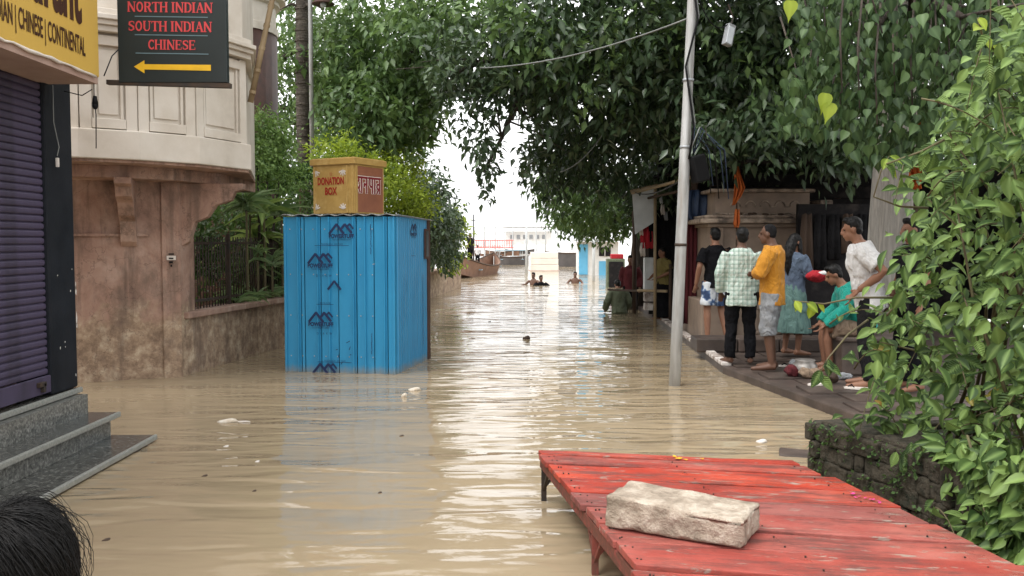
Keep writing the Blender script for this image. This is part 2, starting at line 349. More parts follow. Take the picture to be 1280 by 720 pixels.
def veined(src, name):
    m = MT[src].copy(); m.name = name; t = m.node_tree; b = t.nodes['Principled BSDF']
    tc = t.nodes.new('ShaderNodeTexCoord'); sx = t.nodes.new('ShaderNodeSeparateXYZ'); t.links.new(tc.outputs['Object'], sx.inputs[0])
    ab = t.nodes.new('ShaderNodeMath'); ab.operation = 'ABSOLUTE'; t.links.new(sx.outputs['Y'], ab.inputs[0])
    ma = t.nodes.new('ShaderNodeMath'); ma.operation = 'MULTIPLY_ADD'; ma.inputs[1].default_value = -1.1; t.links.new(ab.outputs[0], ma.inputs[0]); t.links.new(sx.outputs['X'], ma.inputs[2])
    mu = t.nodes.new('ShaderNodeMath'); mu.operation = 'MULTIPLY'; mu.inputs[1].default_value = 52; t.links.new(ma.outputs[0], mu.inputs[0])
    si = t.nodes.new('ShaderNodeMath'); si.operation = 'SINE'; t.links.new(mu.outputs[0], si.inputs[0])
    bumpn(t, b, si.outputs[0], .55, .012); return m
MT['leaf_vine_v'] = veined('leaf_vine', 'vine_leaf_veined')
MT['leaf_yellow'] = leafmat('yellowing_leaf', (.16, .17, .03), (.28, .24, .04), (.34, .22, .06), trans=.3)
MT['leaf_peepal'] = leafmat('peepal_leaf', (.022, .044, .019), (.042, .078, .030), (.088, .145, .052), trans=.24, rough=.45, spec=.25, tcol=(.09, .16, .03))
MT['leaf_dark'] = leafmat('dark_tree_leaf', (.020, .038, .019), (.042, .072, .034), (.09, .138, .064), trans=.22, rough=.36, spec=.45, tcol=(.09, .15, .04))
MT['leaf_mid'] = leafmat('mid_tree_leaf', (.034, .070, .026), (.068, .125, .042), (.145, .225, .075), trans=.3, rough=.42, spec=.35, tcol=(.17, .28, .05))
MT['leaf_bush'] = leafmat('clipped_bush_leaf', (.06, .12, .034), (.11, .20, .055), (.21, .32, .10), trans=.3)
MT['leaf_light'] = leafmat('yellow_green_leaf', (.09, .15, .02), (.17, .25, .03), (.32, .40, .05), trans=.4)
MT['leaf_grass'] = leafmat('strap_leaf', (.11, .19, .08), (.20, .30, .15), (.34, .44, .27), trans=.4)
MT['leaf_palm'] = leafmat('palm_leaf', (.03, .07, .025), (.05, .11, .04), (.10, .18, .06), trans=.25)
MT['leaf_broad'] = leafmat('variegated_leaf', (.13, .22, .07), (.21, .32, .10), (.36, .45, .17), trans=.35)
def watermat():
    m, t, b, o = nodes('muddy_flood_water')
    n = noise(t, .35, 4, .55, coord='Object')
    t.links.new(ramp(t, [(.3, (.285, .222, .142)), (.7, (.33, .26, .17))], n), b.inputs['Base Color'])
    b.inputs['Roughness'].default_value = .015; b.inputs['IOR'].default_value = 1.33; b.inputs['Specular IOR Level'].default_value = .5
    calm = t.nodes.new('ShaderNodeMapRange'); calm.inputs[1].default_value = .38; calm.inputs[2].default_value = .62; calm.inputs[3].default_value = .15; calm.inputs[4].default_value = 1.25
    t.links.new(noise(t, .22, 2, .5, stretch=(1.3, .7, 1)), calm.inputs[0])     # calm and ruffled patches
    def wave(a_):
        k = t.nodes.new('ShaderNodeMath'); k.operation = 'MULTIPLY'; t.links.new(a_, k.inputs[0]); t.links.new(calm.outputs[0], k.inputs[1]); return k.outputs[0]
    b1 = bumpn(t, b, wave(noise(t, 1.0, 1.0, .45, stretch=(1.5, 4.9, 1), dist=.6)), 1.0, WAVE[0])
    b2 = bumpn(t, b, noise(t, 1.0, 0, .5, stretch=(.5, 1.5, 1), dist=.4), 1.0, WAVE[1], b1)
    b3 = bumpn(t, b, wave(noise(t, 1.0, 1, .5, stretch=(5, 13, 1), dist=.4)), 1.0, WAVE[2], b2)
    return m
WAVE = (.042, .042, .0042)
MT['water'] = watermat()
MT['mud'] = mat('mud_bed', (.16, .11, .07), (.12, .085, .055), scale=1)
# ---------------------------------------------------------------- more helpers
def wm(o):
    b = Matrix.LocRotScale(o.location, o.rotation_euler, o.scale)
    return wm(o.parent) @ o.matrix_parent_inverse @ b if o.parent else b
def wkid(o, parent):                     # o's mesh is in world coordinates; hang it under parent without moving it
    o.parent = parent; o.matrix_parent_inverse = wm(parent).inverted(); return o
def wb(mb, name, m, parent=None, smooth=False, bevel=0):
    o = mb.build(name, m, None, smooth, bevel)
    return wkid(o, parent) if parent else o
def inst(name, me, parent, M):           # shared mesh placed by a world matrix
    o = bpy.data.objects.new(name, me); COL.objects.link(o); o.parent = parent
    o.matrix_basis = wm(parent).inverted() @ M if parent else M
    return o
def text(name, body, size, m, parent, M, sx=1.0, bold=0.0, align='CENTER', shear=0, va='CENTER'):
    c = bpy.data.curves.new(name, 'FONT'); c.body = body; c.size = size; c.align_x = align; c.align_y = va
    c.offset = bold; c.shear = shear; c.extrude = 0; c.resolution_u = 4
    o = bpy.data.objects.new(name, c); COL.objects.link(o)
    dg = bpy.context.evaluated_depsgraph_get(); me = bpy.data.meshes.new_from_object(o.evaluated_get(dg))
    bpy.data.objects.remove(o); me.materials.clear(); me.materials.append(m)
    for v in me.vertices: v.co.x *= sx
    return inst(name, me, parent, M)
SERIF = {   # slab-serif capitals as strokes in a unit cell: (x0, y0, x1, y1, width)
 'N': [(.1,0,.1,1,.16),(.1,1,.72,0,.19),(.72,0,.72,1,.09),(0,0,.26,0,.08),(0,1,.2,1,.08),(.6,1,.86,1,.08)],
 'O': 'ring', 'C': 'c', 'U': [(.12,.25,.12,1,.19),(.12,.25,.25,.04,.15),(.25,.04,.52,.04,.1),(.52,.04,.66,.25,.1),(.66,.25,.66,1,.09),(0,1,.28,1,.08),(.54,1,.8,1,.08)],
 'R': [(.12,0,.12,1,.19),(.12,.96,.5,.96,.09),(.5,.96,.62,.76,.18),(.62,.76,.5,.52,.18),(.5,.52,.12,.52,.09),(.4,.52,.68,.02,.19),(0,0,.28,0,.08),(0,1,.2,1,.08),(.6,0,.8,0,.08)],
 'T': [(.38,0,.38,1,.19),(0,.97,.76,.97,.09),(.02,.8,.02,1,.07),(.74,.8,.74,1,.07),(.22,0,.54,0,.08)],
 'H': [(.12,0,.12,1,.19),(.68,0,.68,1,.19),(.12,.52,.68,.52,.09),(0,0,.26,0,.08),(0,1,.26,1,.08),(.54,0,.82,0,.08),(.54,1,.82,1,.08)],
 'I': [(.16,0,.16,1,.2),(0,0,.34,0,.08),(0,1,.34,1,.08)],
 'D': [(.12,0,.12,1,.19),(.12,.97,.45,.97,.09),(.45,.97,.66,.75,.15),(.66,.75,.66,.25,.19),(.66,.25,.45,.03,.15),(.45,.03,.12,.03,.09),(0,0,.2,0,.08),(0,1,.2,1,.08)],
 'A': [(.08,0,.38,1,.09),(.38,1,.7,0,.2),(.18,.34,.6,.34,.08),(0,0,.2,0,.08),(.56,0,.84,0,.08)],
 'S': [(.6,.72,.6,.95,.07),(.6,.9,.4,.97,.1),(.4,.97,.14,.9,.12),(.14,.9,.12,.66,.16),(.12,.66,.54,.4,.19),(.54,.4,.56,.14,.16),(.56,.14,.3,.03,.12),(.3,.03,.08,.1,.1),(.08,.05,.08,.3,.07)],
 'E': [(.12,0,.12,1,.19),(.12,.97,.64,.97,.08),(.12,.03,.66,.03,.08),(.12,.52,.5,.52,.08),(.62,.78,.62,1,.06),(.64,0,.64,.24,.06),(.48,.4,.48,.64,.06)],
 ' ': []}
SW = {'N': .92, 'O': .84, 'C': .76, 'U': .88, 'R': .84, 'T': .82, 'H': .9, 'I': .44, 'D': .82, 'A': .88, 'S': .74, 'E': .76, ' ': .34}
def arc(cx, cy, rx, ry, a0, a1, w, n=9):
    p = [(cx + rx * math.cos(R(a0 + (a1 - a0) * i / n)), cy + ry * math.sin(R(a0 + (a1 - a0) * i / n))) for i in range(n + 1)]
    return [(p[i][0], p[i][1], p[i + 1][0], p[i + 1][1], w) for i in range(n)]
SERIF['O'] = arc(.37, .5, .28, .46, 0, 360, .16, 18)
SERIF['C'] = arc(.4, .5, .29, .46, 55, 305, .16, 14) + [(.62, .72, .62, .96, .07), (.62, .05, .62, .26, .07)]
def strokes(st, h, ox=0.0, oy=0.0, z=0.0, mb=None, k=1.0):
    mb = mb or MB()
    for i, (x0, y0, x1, y1, wd) in enumerate(st):
        a, b = Vector((x0 * k, y0)), Vector((x1 * k, y1)); d = b - a; L = d.length
        if L < 1e-6: continue
        d /= L; n = Vector((-d.y, d.x)) * wd / 2; a = a - d * wd * .18; b = b + d * wd * .18
        zz = z + i * 2e-5
        mb.add([((p.x) * h + ox, p.y * h + oy, zz) for p in (a + n, a - n, b - n, b + n)], [(0, 1, 2, 3)])
    return mb
def serif(name, s, h, m, parent, M):
    wid = sum(SW[c] for c in s); mb = MB(); x = -wid / 2
    for c in s:
        strokes(SERIF[c], h, x * h, -h / 2, mb=mb); x += SW[c]
    o = mb.build(name, m); o.parent = parent; o.matrix_basis = wm(parent).inverted() @ M; return o
def rect(name, w, h, m, parent, M):
    o = MB().add([(-w / 2, -h / 2, 0), (w / 2, -h / 2, 0), (w / 2, h / 2, 0), (-w / 2, h / 2, 0)], [(0, 1, 2, 3)]).build(name, m)
    o.parent = parent; o.matrix_basis = wm(parent).inverted() @ M; return o

# ---------------------------------------------------------------- ground, water, platform
def sheet(name, m, z, x0, x1, y0, y1, fz=None):
    xs = np.unique(np.concatenate([np.linspace(x0, -12, 6), np.linspace(-12, 12, 13), np.linspace(12, x1, 6)]))
    ys = np.unique(np.concatenate([np.linspace(y0, 60, 30), np.linspace(60, y1, 10)]))
    vs = [(x, y, fz(x, y) if fz else z) for y in ys for x in xs]; n = len(xs)
    fs = [(j * n + i, j * n + i + 1, (j + 1) * n + i + 1, (j + 1) * n + i) for j in range(len(ys) - 1) for i in range(n - 1)]
    return tag(MB().add(vs, fs).build(name, m, smooth=True), kind='structure')
def bed(x, y): return -.55 - .30 * min(max((y - 13) / 8, 0), 1) - 1.3 * min(max((y - 22) / 40, 0), 1)
sheet('ground', MT['mud'], 0, -600, 600, -12, 1500, bed)
sheet('water', MT['water'], 0, -600, 600, -12, 1500)
PZ = .09
plat = [(2.55, 5.7), (3.02, 7.6), (2.56, 10.6), (2.90, 17.5), (3.05, 24.5), (9, 24.5), (9, 5.7)]
pl = tag(MB().prism(plat, -.9, PZ).build('platform', MT['cement'], bevel=.015), kind='structure')
tag(MB().prism([(2.3, 17.6), (2.3, 23.5), (3.2, 23.5), (3.0, 17.6)], -1.3, -.28).build('submerged_step', MT['cement']), kind='structure')
for a, b in (((2.56, 10.6), (2.90, 17.5)),):
    A, B = Vector((*a, 0)), Vector((*b, 0)); n = 7
    for i in range(n):            # worn white kerb stones
        p = A.lerp(B, (i + .04) / n); q = A.lerp(B, (i + .96) / n)
        wb(MB().bar(p + Vector((.05, 0, PZ + .022)), q + Vector((.05, 0, PZ + .022 + random.uniform(-.008, .008))), .12, .05), 'kerb_stone', MT['kerb_paint'], pl, bevel=.012)
# paving slabs on the near platform
slab = MB().box((0, 0, 0), (.56, .44, .03)).mesh('paving_slab', MT['cement'])
for j in range(12):
    for i in range(5):
        y = 7.0 + j * .46; x0 = 2.56 + .12 + (abs(10.6 - y) * .15 if y < 10.6 else (y - 10.6) * .05)
        x = x0 + .28 + i * .58 + (.2 if j % 2 else 0)
        if x > 6: continue
        inst('paving_slab', slab, pl, Matrix.Translation((x, y, PZ + .004 + random.uniform(-.004, .004))) @ Matrix.Rotation(random.uniform(-.02, .02), 4, 'Z') @ Matrix.Rotation(random.uniform(-.01, .01), 4, 'X'))
lb = thing('stone_step', 'low brown stone step along the foot of the cream shrine', 'step', (3.6, 12.0, PZ))
for i in range(4): lb_ = MB().box((-.84 + i * .56, 0, .115), (.545, .45, .19)).build('step_block', MT['cement'], lb, bevel=.02)
for sx_ in (-.7, .7): MB().box((sx_, 0, .01), (.5, .4, .022)).build('bed_joint', MT['cement'], lb)

# ---------------------------------------------------------------- shop on the left
SX = -3.60
sh = thing('shop_building', 'shop front with closed purple roller shutter beside a black pillar', 'shop', (-4.6, 5.2, -.55))
wb(MB().box((-5.2, 4.0, 2.5), (2.9, 6.2, 6.1)), 'wall', MT['soffit'], sh)
MBp = MB().box((SX - .05, 6.81, 1.9), (.34, .40, 2.92)); wb(MBp, 'pillar', MT['black_pillar'], sh, bevel=.012)
wb(MB().box((SX - .05, 3.2, 1.9), (.34, .5, 2.92)), 'pillar', MT['black_pillar'], sh, bevel=.012)
pr = []
for k in range(11):                              # chipped pale patches on the pillar edges
    zz = random.choice([random.uniform(.6, 1.35), random.uniform(1.2, 1.5), random.uniform(.5, .9)]); yy = random.choice([7.012, random.uniform(6.7, 6.99)])
    hh = random.uniform(.012, .035) * (2.4 if yy > 7.01 else .45)
    poly = [(math.cos(a) * random.uniform(.5, 1), math.sin(a) * random.uniform(.5, 1)) for a in np.linspace(0, 6.28, 8)[:-1]]
    mbx = MB()
    if yy > 7.01: n = len(poly); mbx.add([(SX + .1235, yy - .008 + p[0] * .012, zz + p[1] * hh) for p in poly], [tuple(range(n))])
    else: n = len(poly); mbx.add([(SX + .1235, yy + p[0] * .008, zz + p[1] * hh) for p in poly], [tuple(range(n))])
    wb(mbx, 'paint_chip', MT['chip'], sh)
slat_h = .0545
prof = [(-.006, 0), (.006, .003), (.011, .010), (.013, .022), (.012, .036), (.007, .044), (-.004, .047), (-.006, .0545)]
sm = MB()
for y in (3.45, 6.61): sm.v += [(p[0], y, p[1]) for p in prof]
n = len(prof); sm.f += [(i, (i + 1) % n, (i + 1) % n + n, i + n) for i in range(n)]
sme = sm.mesh('shutter_slat', MT['shutter'], False)
for k in range(45):
    z = .60 + k * slat_h
    inst('shutter_slat', sme, sh, Matrix.Translation((SX + .085, 0, z)))
bb = wb(MB().box((SX + .10, 5.03, .53), (.03, 3.16, .13)), 'bottom_bar', MT['shutter'], sh, bevel=.006)
wb(MB().box((SX + .125, 6.45, .545), (.04, .09, .035)).box((SX + .13, 6.47, .52), (.03, .03, .07)), 'shutter_lock', MT['iron'], bb, bevel=.004)
wb(MB().bar((SX + .09, 6.612, .47), (SX + .09, 6.612, 3.05), .03), 'guide_rail', MT['black_pillar'], sh)
# granite steps: nosing tips at y = 7.0
for (xn, zt, nm) in ((-2.86, .05, 0), (-3.15, .235, 1), (-3.45, .435, 2)):
    xin = xn - (.36 if nm < 2 else .75)
    wb(MB().box(((xn + xin) / 2, 4.5, zt - .0175), (xn - xin, 5.0, .035)), 'step_tread', MT['granite_wet'], sh, bevel=.006)
    wb(MB().box((xn - .004, 4.5, zt - .018), (.03, 5.015, .044)), 'step_nosing', MT['granite_edge'], sh, bevel=.01)
    zb = zt - .20 if nm else -.55
    wb(MB().box((xn - .06 - .2, 4.49, (zt - .036 + zb) / 2), (.4, 4.96, zt - .036 - zb)), 'step_riser', MT['granite'], sh)
wb(MB().box((-3.75, 4.48, -.06), (.75, 4.93, .9)), 'plinth', MT['granite'], sh)
def cable(name, pts, r, m, root): return wb(MB().tube(pts, r, 5), name, m, root, smooth=True)
# yellow sign above the shutter
ys = thing('shop_sign', 'yellow restaurant sign board with brown lettering above the shutter', 'sign', (-3.25, 4.9, 2.83))
YX = -3.10
wb(MB().box((YX - .19, 4.9, 3.43), (.38, 3.58, 1.2)), 'sign_board', MT['yellow_sign'], ys, bevel=.01)
wb(MB().box((YX - .24, 4.9, 2.805), (.46, 3.56, .05)), 'soffit', MT['soffit'], ys)
rag = MB(); pts = [(YX + .004 + random.uniform(0, .004), 3.1 + i * .09, 2.828 + random.uniform(-.006, .006)) for i in range(40)]
rag.tube(pts, [random.uniform(.007, .013) for _ in pts], 6); wb(rag, 'torn_edge', MT['off_white'], ys, smooth=True)
YM = lambda y, z, dx=.004: frame((YX + dx, y, z), (0, 1, 0), (0, 0, 1), (1, 0, 0))
text('lettering', 'INDIAN | CHINESE | CONTINENTAL', .185, MT['brown_text'], ys, YM(6.47, 3.0), sx=.40, bold=.003, align='RIGHT')
text('lettering', 'Restaurant', .62, MT['brown_text'], ys, YM(6.42, 3.18), sx=.50, bold=.022, align='RIGHT', va='BOTTOM_BASELINE')
cable('loose_wire', [(SX + .13, 6.72, 2.78), (SX + .14, 6.70, 2.5), (SX + .14, 6.77, 2.32), (SX + .15, 6.72, 2.25)], .004, MT['pale_cable'], ys)
wb(MB().box((SX + .15, 6.72, 2.20), (.02, .025, .07)), 'plug', MT['off_white'], ys, bevel=.004)
cable('loose_wire', [(YX - .03, 6.66, 2.82), (YX - .04, 6.68, 2.68), (YX - .02, 6.66, 2.55), (YX - .03, 6.67, 2.3)], .004, MT['cable'], ys)
cable('loose_wire', [(YX - .05, 6.67, 2.74), (YX - .14, 6.7, 2.70), (YX - .3, 6.75, 2.74)], .004, MT['cable'], ys)
wb(MB().tube([(YX - .03, 6.67, 2.69), (YX - .03, 6.67, 2.63)], [.014, .024], 8).ell((YX - .03, 6.67, 2.62), (.022, .022, .03)), 'bulb_holder', MT['cable'], ys, smooth=True)
# dark hanging sign
DS_Y = 6.9
tl, br_ = at(146, 0, DS_Y), at(284, 103, DS_Y)
cx = (tl.x + br_.x) / 2; wS = br_.x - tl.x; zb = br_.z; hS = 1.05
ds = thing('hanging_sign', 'dark board listing NORTH INDIAN, SOUTH INDIAN, CHINESE over a yellow arrow', 'sign', (cx, DS_Y, zb))
MB().box((0, .03, hS / 2), (wS, .06, hS)).build('board', MT['black_sign'], ds, bevel=.004)
wb(MB().bar((YX - .05, DS_Y + .03, zb + .005), (cx + wS / 2 + .02, DS_Y + .03, zb - .022), .05, .035), 'support_bar', MT['iron'], ds)
wb(MB().bar((YX - .05, DS_Y + .03, zb + hS + .02), (cx + wS / 2 + .02, DS_Y + .03, zb + hS + .02), .05, .035), 'support_bar', MT['iron'], ds)
def dsm(px, py): p = at(px, py, DS_Y - .004); return frame((p.x, DS_Y - .004, p.z), (1, 0, -.015), (.015, 0, 1), (0, -1, 0))
mpp = DS_Y / F
serif('lettering', 'NORTH INDIAN', 11.6 * mpp, MT['red_text'], ds, dsm(213, 9))
serif('lettering', 'SOUTH INDIAN', 11.6 * mpp, MT['red_text'], ds, dsm(213, 33))
serif('lettering', 'CHINESE', 11.2 * mpp, MT['red_text'], ds, dsm(215, 56))
for (px, py, wpx) in ((214, 21, 90), (214, 44, 90), (215, 67, 90), (213, -1, 88)): rect('rule_line', wpx * mpp, 1.2 * mpp, MT['grey_line'], ds, dsm(px, py))
o = MB().add([(a * mpp, b * mpp, 0) for a, b in ((-47, 0), (-34, 8), (-34, 3.2), (48, 3.6), (48, -3.6), (-34, -3.2), (-34, -8))], [(0, 2, 1), (0, 6, 5), (0, 5, 2), (5, 4, 3, 2)]).build('arrow', MT['arrow'])
o.parent = ds; o.matrix_basis = wm(ds).inverted() @ dsm(215, 84)

# ---------------------------------------------------------------- cream building with the bay and the pink wall
bb = thing('bay_building', 'cream building with panelled bay resting on a stained pink plaster wall', 'building', (-4.6, 10.5, -.6))
WL = [(-5.9, 9.7), (-4.85, 9.95), (-3.9, 10.36)]
poly = WL + [(-3.9, 10.8), (-6.2, 14.0), (-8, 11)]
wb(MB().prism(poly, -.8, 2.5), 'wall', MT['pink'], bb)
BZ = 2.45
bo = [(-5.6, 8.72), (-4.38, 8.95), (-3.88, 9.25), (-3.42, 9.72), (-3.10, 10.52)]
def off(poly, d):              # push the outline towards the street
    res = []
    for i, p in enumerate(poly):
        a = Vector(poly[max(i - 1, 0)]); b = Vector(poly[min(i + 1, len(poly) - 1)]); t_ = (b - a).normalized()
        nn = Vector((t_.y, -t_.x)); res.append((p[0] + nn.x * d, p[1] + nn.y * d))
    return res
back = [(-3.6, 12.4), (-8, 13.5), (-8, 9)]
def ring(d, z0, z1, name, m, bev=.0, b_=None):
    return wb(MB().prism(off(bo, d) + (b_ or back), z0, z1), name, m, bb, bevel=bev)
ring(-.10, BZ + .04, 6.5, 'bay_wall', MT['white'])
ring(.0, BZ, BZ + .30, 'bay_base', MT['white'], .012)
ring(-.04, BZ - .03, BZ - .002, 'bay_soffit', MT['pink'])
ring(-.45, BZ - .16, BZ - .031, 'bay_soffit', MT['pink'])
for (d, z0, z1) in ((.02, 3.74, 3.80), (.06, 3.801, 3.85), (.10, 3.851, 3.90), (.03, 3.901, 3.97)): ring(d, z0, z1, 'cornice', MT['white'], .006)
# raised panel frames on each face of the bay
fb = off(bo, -.10)
for i in range(len(fb) - 1):
    a, b = Vector((*fb[i], 0)), Vector((*fb[i + 1], 0)); t_ = (b - a).normalized(); nn = Vector((t_.y, -t_.x, 0)); L = (b - a).length
    M3 = Matrix((t_, nn, Vector((0, 0, 1)))).transposed()
    def pc(u, z, du, dz, th=.05, nm='pilaster', proud=0): 
        c = a + t_ * u + nn * (th / 2 - .004 + proud) + Vector((0, 0, z)); wb(MB().box(c, (du, th, dz), M=M3), nm, MT['white'], bb, bevel=.006)
    pc(.055, 3.24, .11, .985); pc(L - .055, 3.24, .11, .985)
    pc(L / 2, 2.815, L - .225, .10, .06, 'panel_rail'); pc(L / 2, 3.66, L - .225, .10, .06, 'panel_rail')
    pc(L / 2, 3.24, L - .36, .66, .022, 'panel')
    pc(.145, 3.24, .03, .745, .035, 'panel_moulding'); pc(L - .145, 3.24, .03, .745, .035, 'panel_moulding')
# pilaster, string course and two corbels on the pink wall
a, b = Vector((*WL[1], 0)), Vector((*WL[2], 0)); t_ = (b - a).normalized(); nn = Vector((t_.y, -t_.x, 0)); M3 = Matrix((t_, nn, Vector((0, 0, 1)))).transposed()
wb(MB().box(a + t_ * .2 + nn * .012 + Vector((0, 0, 1.675)), (1.0, .05, .03), M=M3), 'string_course', MT['pink'], bb)
wb(MB().box(a + t_ * .93 + nn * .008 + Vector((0, 0, .87)), (.20, .05, 2.86), M=M3), 'pilaster', MT['pink'], bb, bevel=.008)
def corbel(base, direction, depth=.75, zt=2.29, drop=.75):
    d = Vector(direction).normalized(); s_ = Vector((-d.y, d.x, 0)); w2 = .085
    pr_ = [(0, 0), (depth, 0), (depth, -.07), (depth * .86, -.10), (depth * .80, -.2), (depth * .55, -.26), (depth * .42, -.40), (depth * .22, -.46), (depth * .12, -drop + .06), (0, -drop)]
    m = MB(); n = len(pr_)
    for sgn in (-1, 1): m.v += [tuple(Vector(base) + d * u + s_ * w2 * sgn + Vector((0, 0, zt + v))) for u, v in pr_]
    m.f += [tuple(range(n)), tuple(range(2 * n - 1, n - 1, -1))] + [(i, i + n, (i + 1) % n + n, (i + 1) % n) for i in range(n)]
    wb(m, 'corbel', MT['pink'], bb, bevel=.008)
corbel((-4.40, 10.13, 0), (.35, -1, 0)); corbel((-3.92, 10.5, 0), (1, .12, 0), .72)
pp = at(208, 325, 10.2); bp_ = a + t_ * .93 + nn * .05
mb = MB().box((bp_.x, bp_.y, 1.41), (.10, .012, .05), M=M3); wb(mb, 'notice', MT['off_white'], bb)
for k, (dx, dz, s_) in enumerate(((.0, .045, .06), (-.012, -.005, .03), (.01, -.006, .028), (-.004, -.05, .04), (0, -.09, .018))):
    c = Vector((bp_.x, bp_.y, 1.41 + dz)) + t_ * dx + nn * .008; wb(MB().box(c, (s_, .006, .016 if k < 3 else .025), M=M3), 'stencil_mark', MT['cable'] if k != 1 else MT['black_pillar'], bb)
# black electric wire on the bay
cable('wire', [at(130, 95, 8.6), at(140, 70, 8.7), at(150, 60, 8.8)], .006, MT['cable'], bb)
# garden wall with iron railing, receding along the flooded lane
gw = thing('garden_wall', 'low stained pink garden wall with stone coping and dark iron railing', 'wall', (-3.0, 15, -.6))
G = [Vector((-3.9, 10.42, 0)), Vector((-3.43, 13.5, 0)), Vector((-2.42, 23.5, 0)), Vector((-1.80, 31, 0))]
for i in range(3):
    a, b = G[i], G[i + 1]; m = MB()
    t_ = (b - a).normalized(); s_ = Vector((-t_.y, t_.x, 0))
    wb(MB().prism([tuple((a)[:2]), tuple(b[:2]), tuple((b + s_ * .3)[:2]), tuple((a + s_ * .3)[:2])], -1.6, .68), 'wall_body', MT['pink'], gw)
    nst = max(1, int((b - a).length / 1.2))
    for k in range(nst):
        p, q = a.lerp(b, (k + .01) / nst), a.lerp(b, (k + .99) / nst)
        wb(MB().bar(p + s_ * .13 + Vector((0, 0, .72)), q + s_ * .13 + Vector((0, 0, .72)), .38, .075), 'coping_stone', MT['ledge'], gw, bevel=.012)
a, b = G[0], G[1] + (G[2] - G[1]) * .12; t_ = (b - a).normalized(); s_ = Vector((-t_.y, t_.x, 0)) * .12
bar_me = MB().tube([(0, 0, .757), (0, 0, 1.66)], .009, 6).mesh('railing_bar', MT['iron'], True)
nb = 56
for k in range(nb):
    p = a.lerp(b, (k + .5) / nb) + s_
    inst('railing_bar', bar_me, gw, Matrix.Translation(p) @ Matrix.Rotation(random.uniform(-.012, .012), 4, 'X'))
for z in (.86, 1.58): wb(MB().bar(a + s_ + Vector((0, 0, z)), b + s_ + Vector((0, 0, z)), .02, .035), 'railing_rail', MT['iron'], gw)
for k in (0, 1, 2, 3): p = a.lerp(b, k / 3.0) + s_; wb(MB().bar(p + Vector((0, 0, .75)), p + Vector((0, 0, 1.7)), .045), 'railing_post', MT['iron'], gw)
# brown and white round tower behind
tw = thing('round_tower', 'dark brown round tower with white upper band rising behind the hedge', 'tower', (-5.75, 18.0, -.6))
def lathe(prof_, n=28):
    m = MB(); return m.rings([[(r * math.cos(2 * math.pi * k / n), r * math.sin(2 * math.pi * k / n), z) for k in range(n)] for r, z in prof_])
lathe([(.98, 0), (.98, 6.35)]).build('shaft', MT['brown_paint'], tw, True)
lathe([(1.0, 6.352), (1.0, 6.50), (.96, 6.52), (.96, 6.9), (1.04, 6.93), (1.04, 7.0), (1.16, 7.03), (1.16, 7.1), (1.0, 7.15), (1.0, 8.4)]).build('upper_band', MT['white'], tw, False)
lathe([(1.0, 4.2), (1.0, 4.3)]).build('band', MT['brown_paint'], tw)
bam = thing('bamboo_pole', 'bamboo pole leaning against the corner of the cream bay', 'pole', at(313, 125, 11.2))
wb(MB().tube([at(313, 128, 11.2), at(327, 62, 11.15), at(342, -8, 11.1), at(349, -40, 11.08)], [.038, .036, .033, .03], 8), 'culm', MT['bamboo'], bam, True)
for py in (115, 88, 60, 32, 8):
    px = 313 + (128 - py) * .213; p = at(px, py, 11.15); wb(MB().tube([p - Vector((.004, 0, .02)), p + Vector((.004, 0, .02))], .042, 8), 'node_ring', MT['bamboo'], bam)
# ---------------------------------------------------------------- blue sheet-metal cabin and donation box
CY = R(-10)
c0 = gr(494, 468); cab = thing('blue_cabin', 'blue corrugated sheet metal cabin printed with navy mountain logos, standing in the flood', 'cabin', (c0.x, c0.y, -.55), CY)
CW, CD, CH = 1.385, 1.5, 2.45        # local: x from -CW to 0, y from 0 to CD
def corr(L, h, ribs, depth=.034):        # profiled sheet in x-z facing -y, narrow raised ribs
    xs = [0]
    for r_ in ribs: xs += [r_ - .016, r_ - .010, r_ + .006, r_ + .012]
    xs.append(L); ds_ = [0] + [0, depth, depth, 0] * len(ribs) + [0]
    m = MB(); n = len(xs)
    for z in (0, h):
        m.v += [(x, -d, z) for x, d in zip(xs, ds_)]
    for z in (0, h): m.v += [(x, .012, z) for x in xs]
    for i in range(n - 1):
        m.f += [(i, i + 1, n + i + 1, n + i), (2 * n + i + 1, 2 * n + i, 3 * n + i, 3 * n + i + 1), (n + i, n + i + 1, 3 * n + i + 1, 3 * n + i)]
    m.f += [(0, n, 3 * n, 2 * n), (n - 1, 3 * n - 1, 4 * n - 1, 2 * n - 1)]
    return m
seams = [0, .20, .245, .455, .68, .91, 1.13, 1.30, CW]           # overlapping sheets with open dark joints
for k in range(len(seams) - 1):
    wd = seams[k + 1] - seams[k] - .011
    corr(wd, CH, [] if wd < .12 else [wd * .5] if k in (3, 5) else [wd - .03], .026).build('front_panel', MT['blue'], cab, loc=(-CW + seams[k] + .005, random.uniform(-.006, .004), 0))
for k in range(3):
    o = corr(.445, CH, [.055, .145, .235, .325, .405], .02).build('side_panel', MT['blue'], cab, loc=(0.012, .02 + k * .448, 0)); o.rotation_euler = (0, 0, math.pi / 2)
MB().box((.012, 1.43, CH / 2), (.05, .12, CH)).build('corner_post', MT['brown_paint'], cab, bevel=.004)
MB().box((-.006, -.006, CH / 2), (.03, .03, CH)).build('corner_trim', MT['blue'], cab, bevel=.006)
MB().box((-CW - .004, .0, CH / 2), (.03, .04, CH)).build('corner_trim', MT['blue'], cab, bevel=.006)
MB().box((-CW + .0, CD / 2, CH / 2), (.02, CD - .05, CH)).build('side_panel', MT['blue'], cab)
MB().box((-CW / 2, CD - .02, CH / 2), (CW - .06, .02, CH)).build('back_panel', MT['blue'], cab)
wn = MB().box((.045, 1.27, 2.12), (.02, .17, .40)).build('window', MT['brown_paint'], cab, bevel=.004)
MB().box((.057, 1.27, 2.12), (.006, .12, .34)).build('pane', MT['black_sign'], wn)
rf = MB(); nx = 60
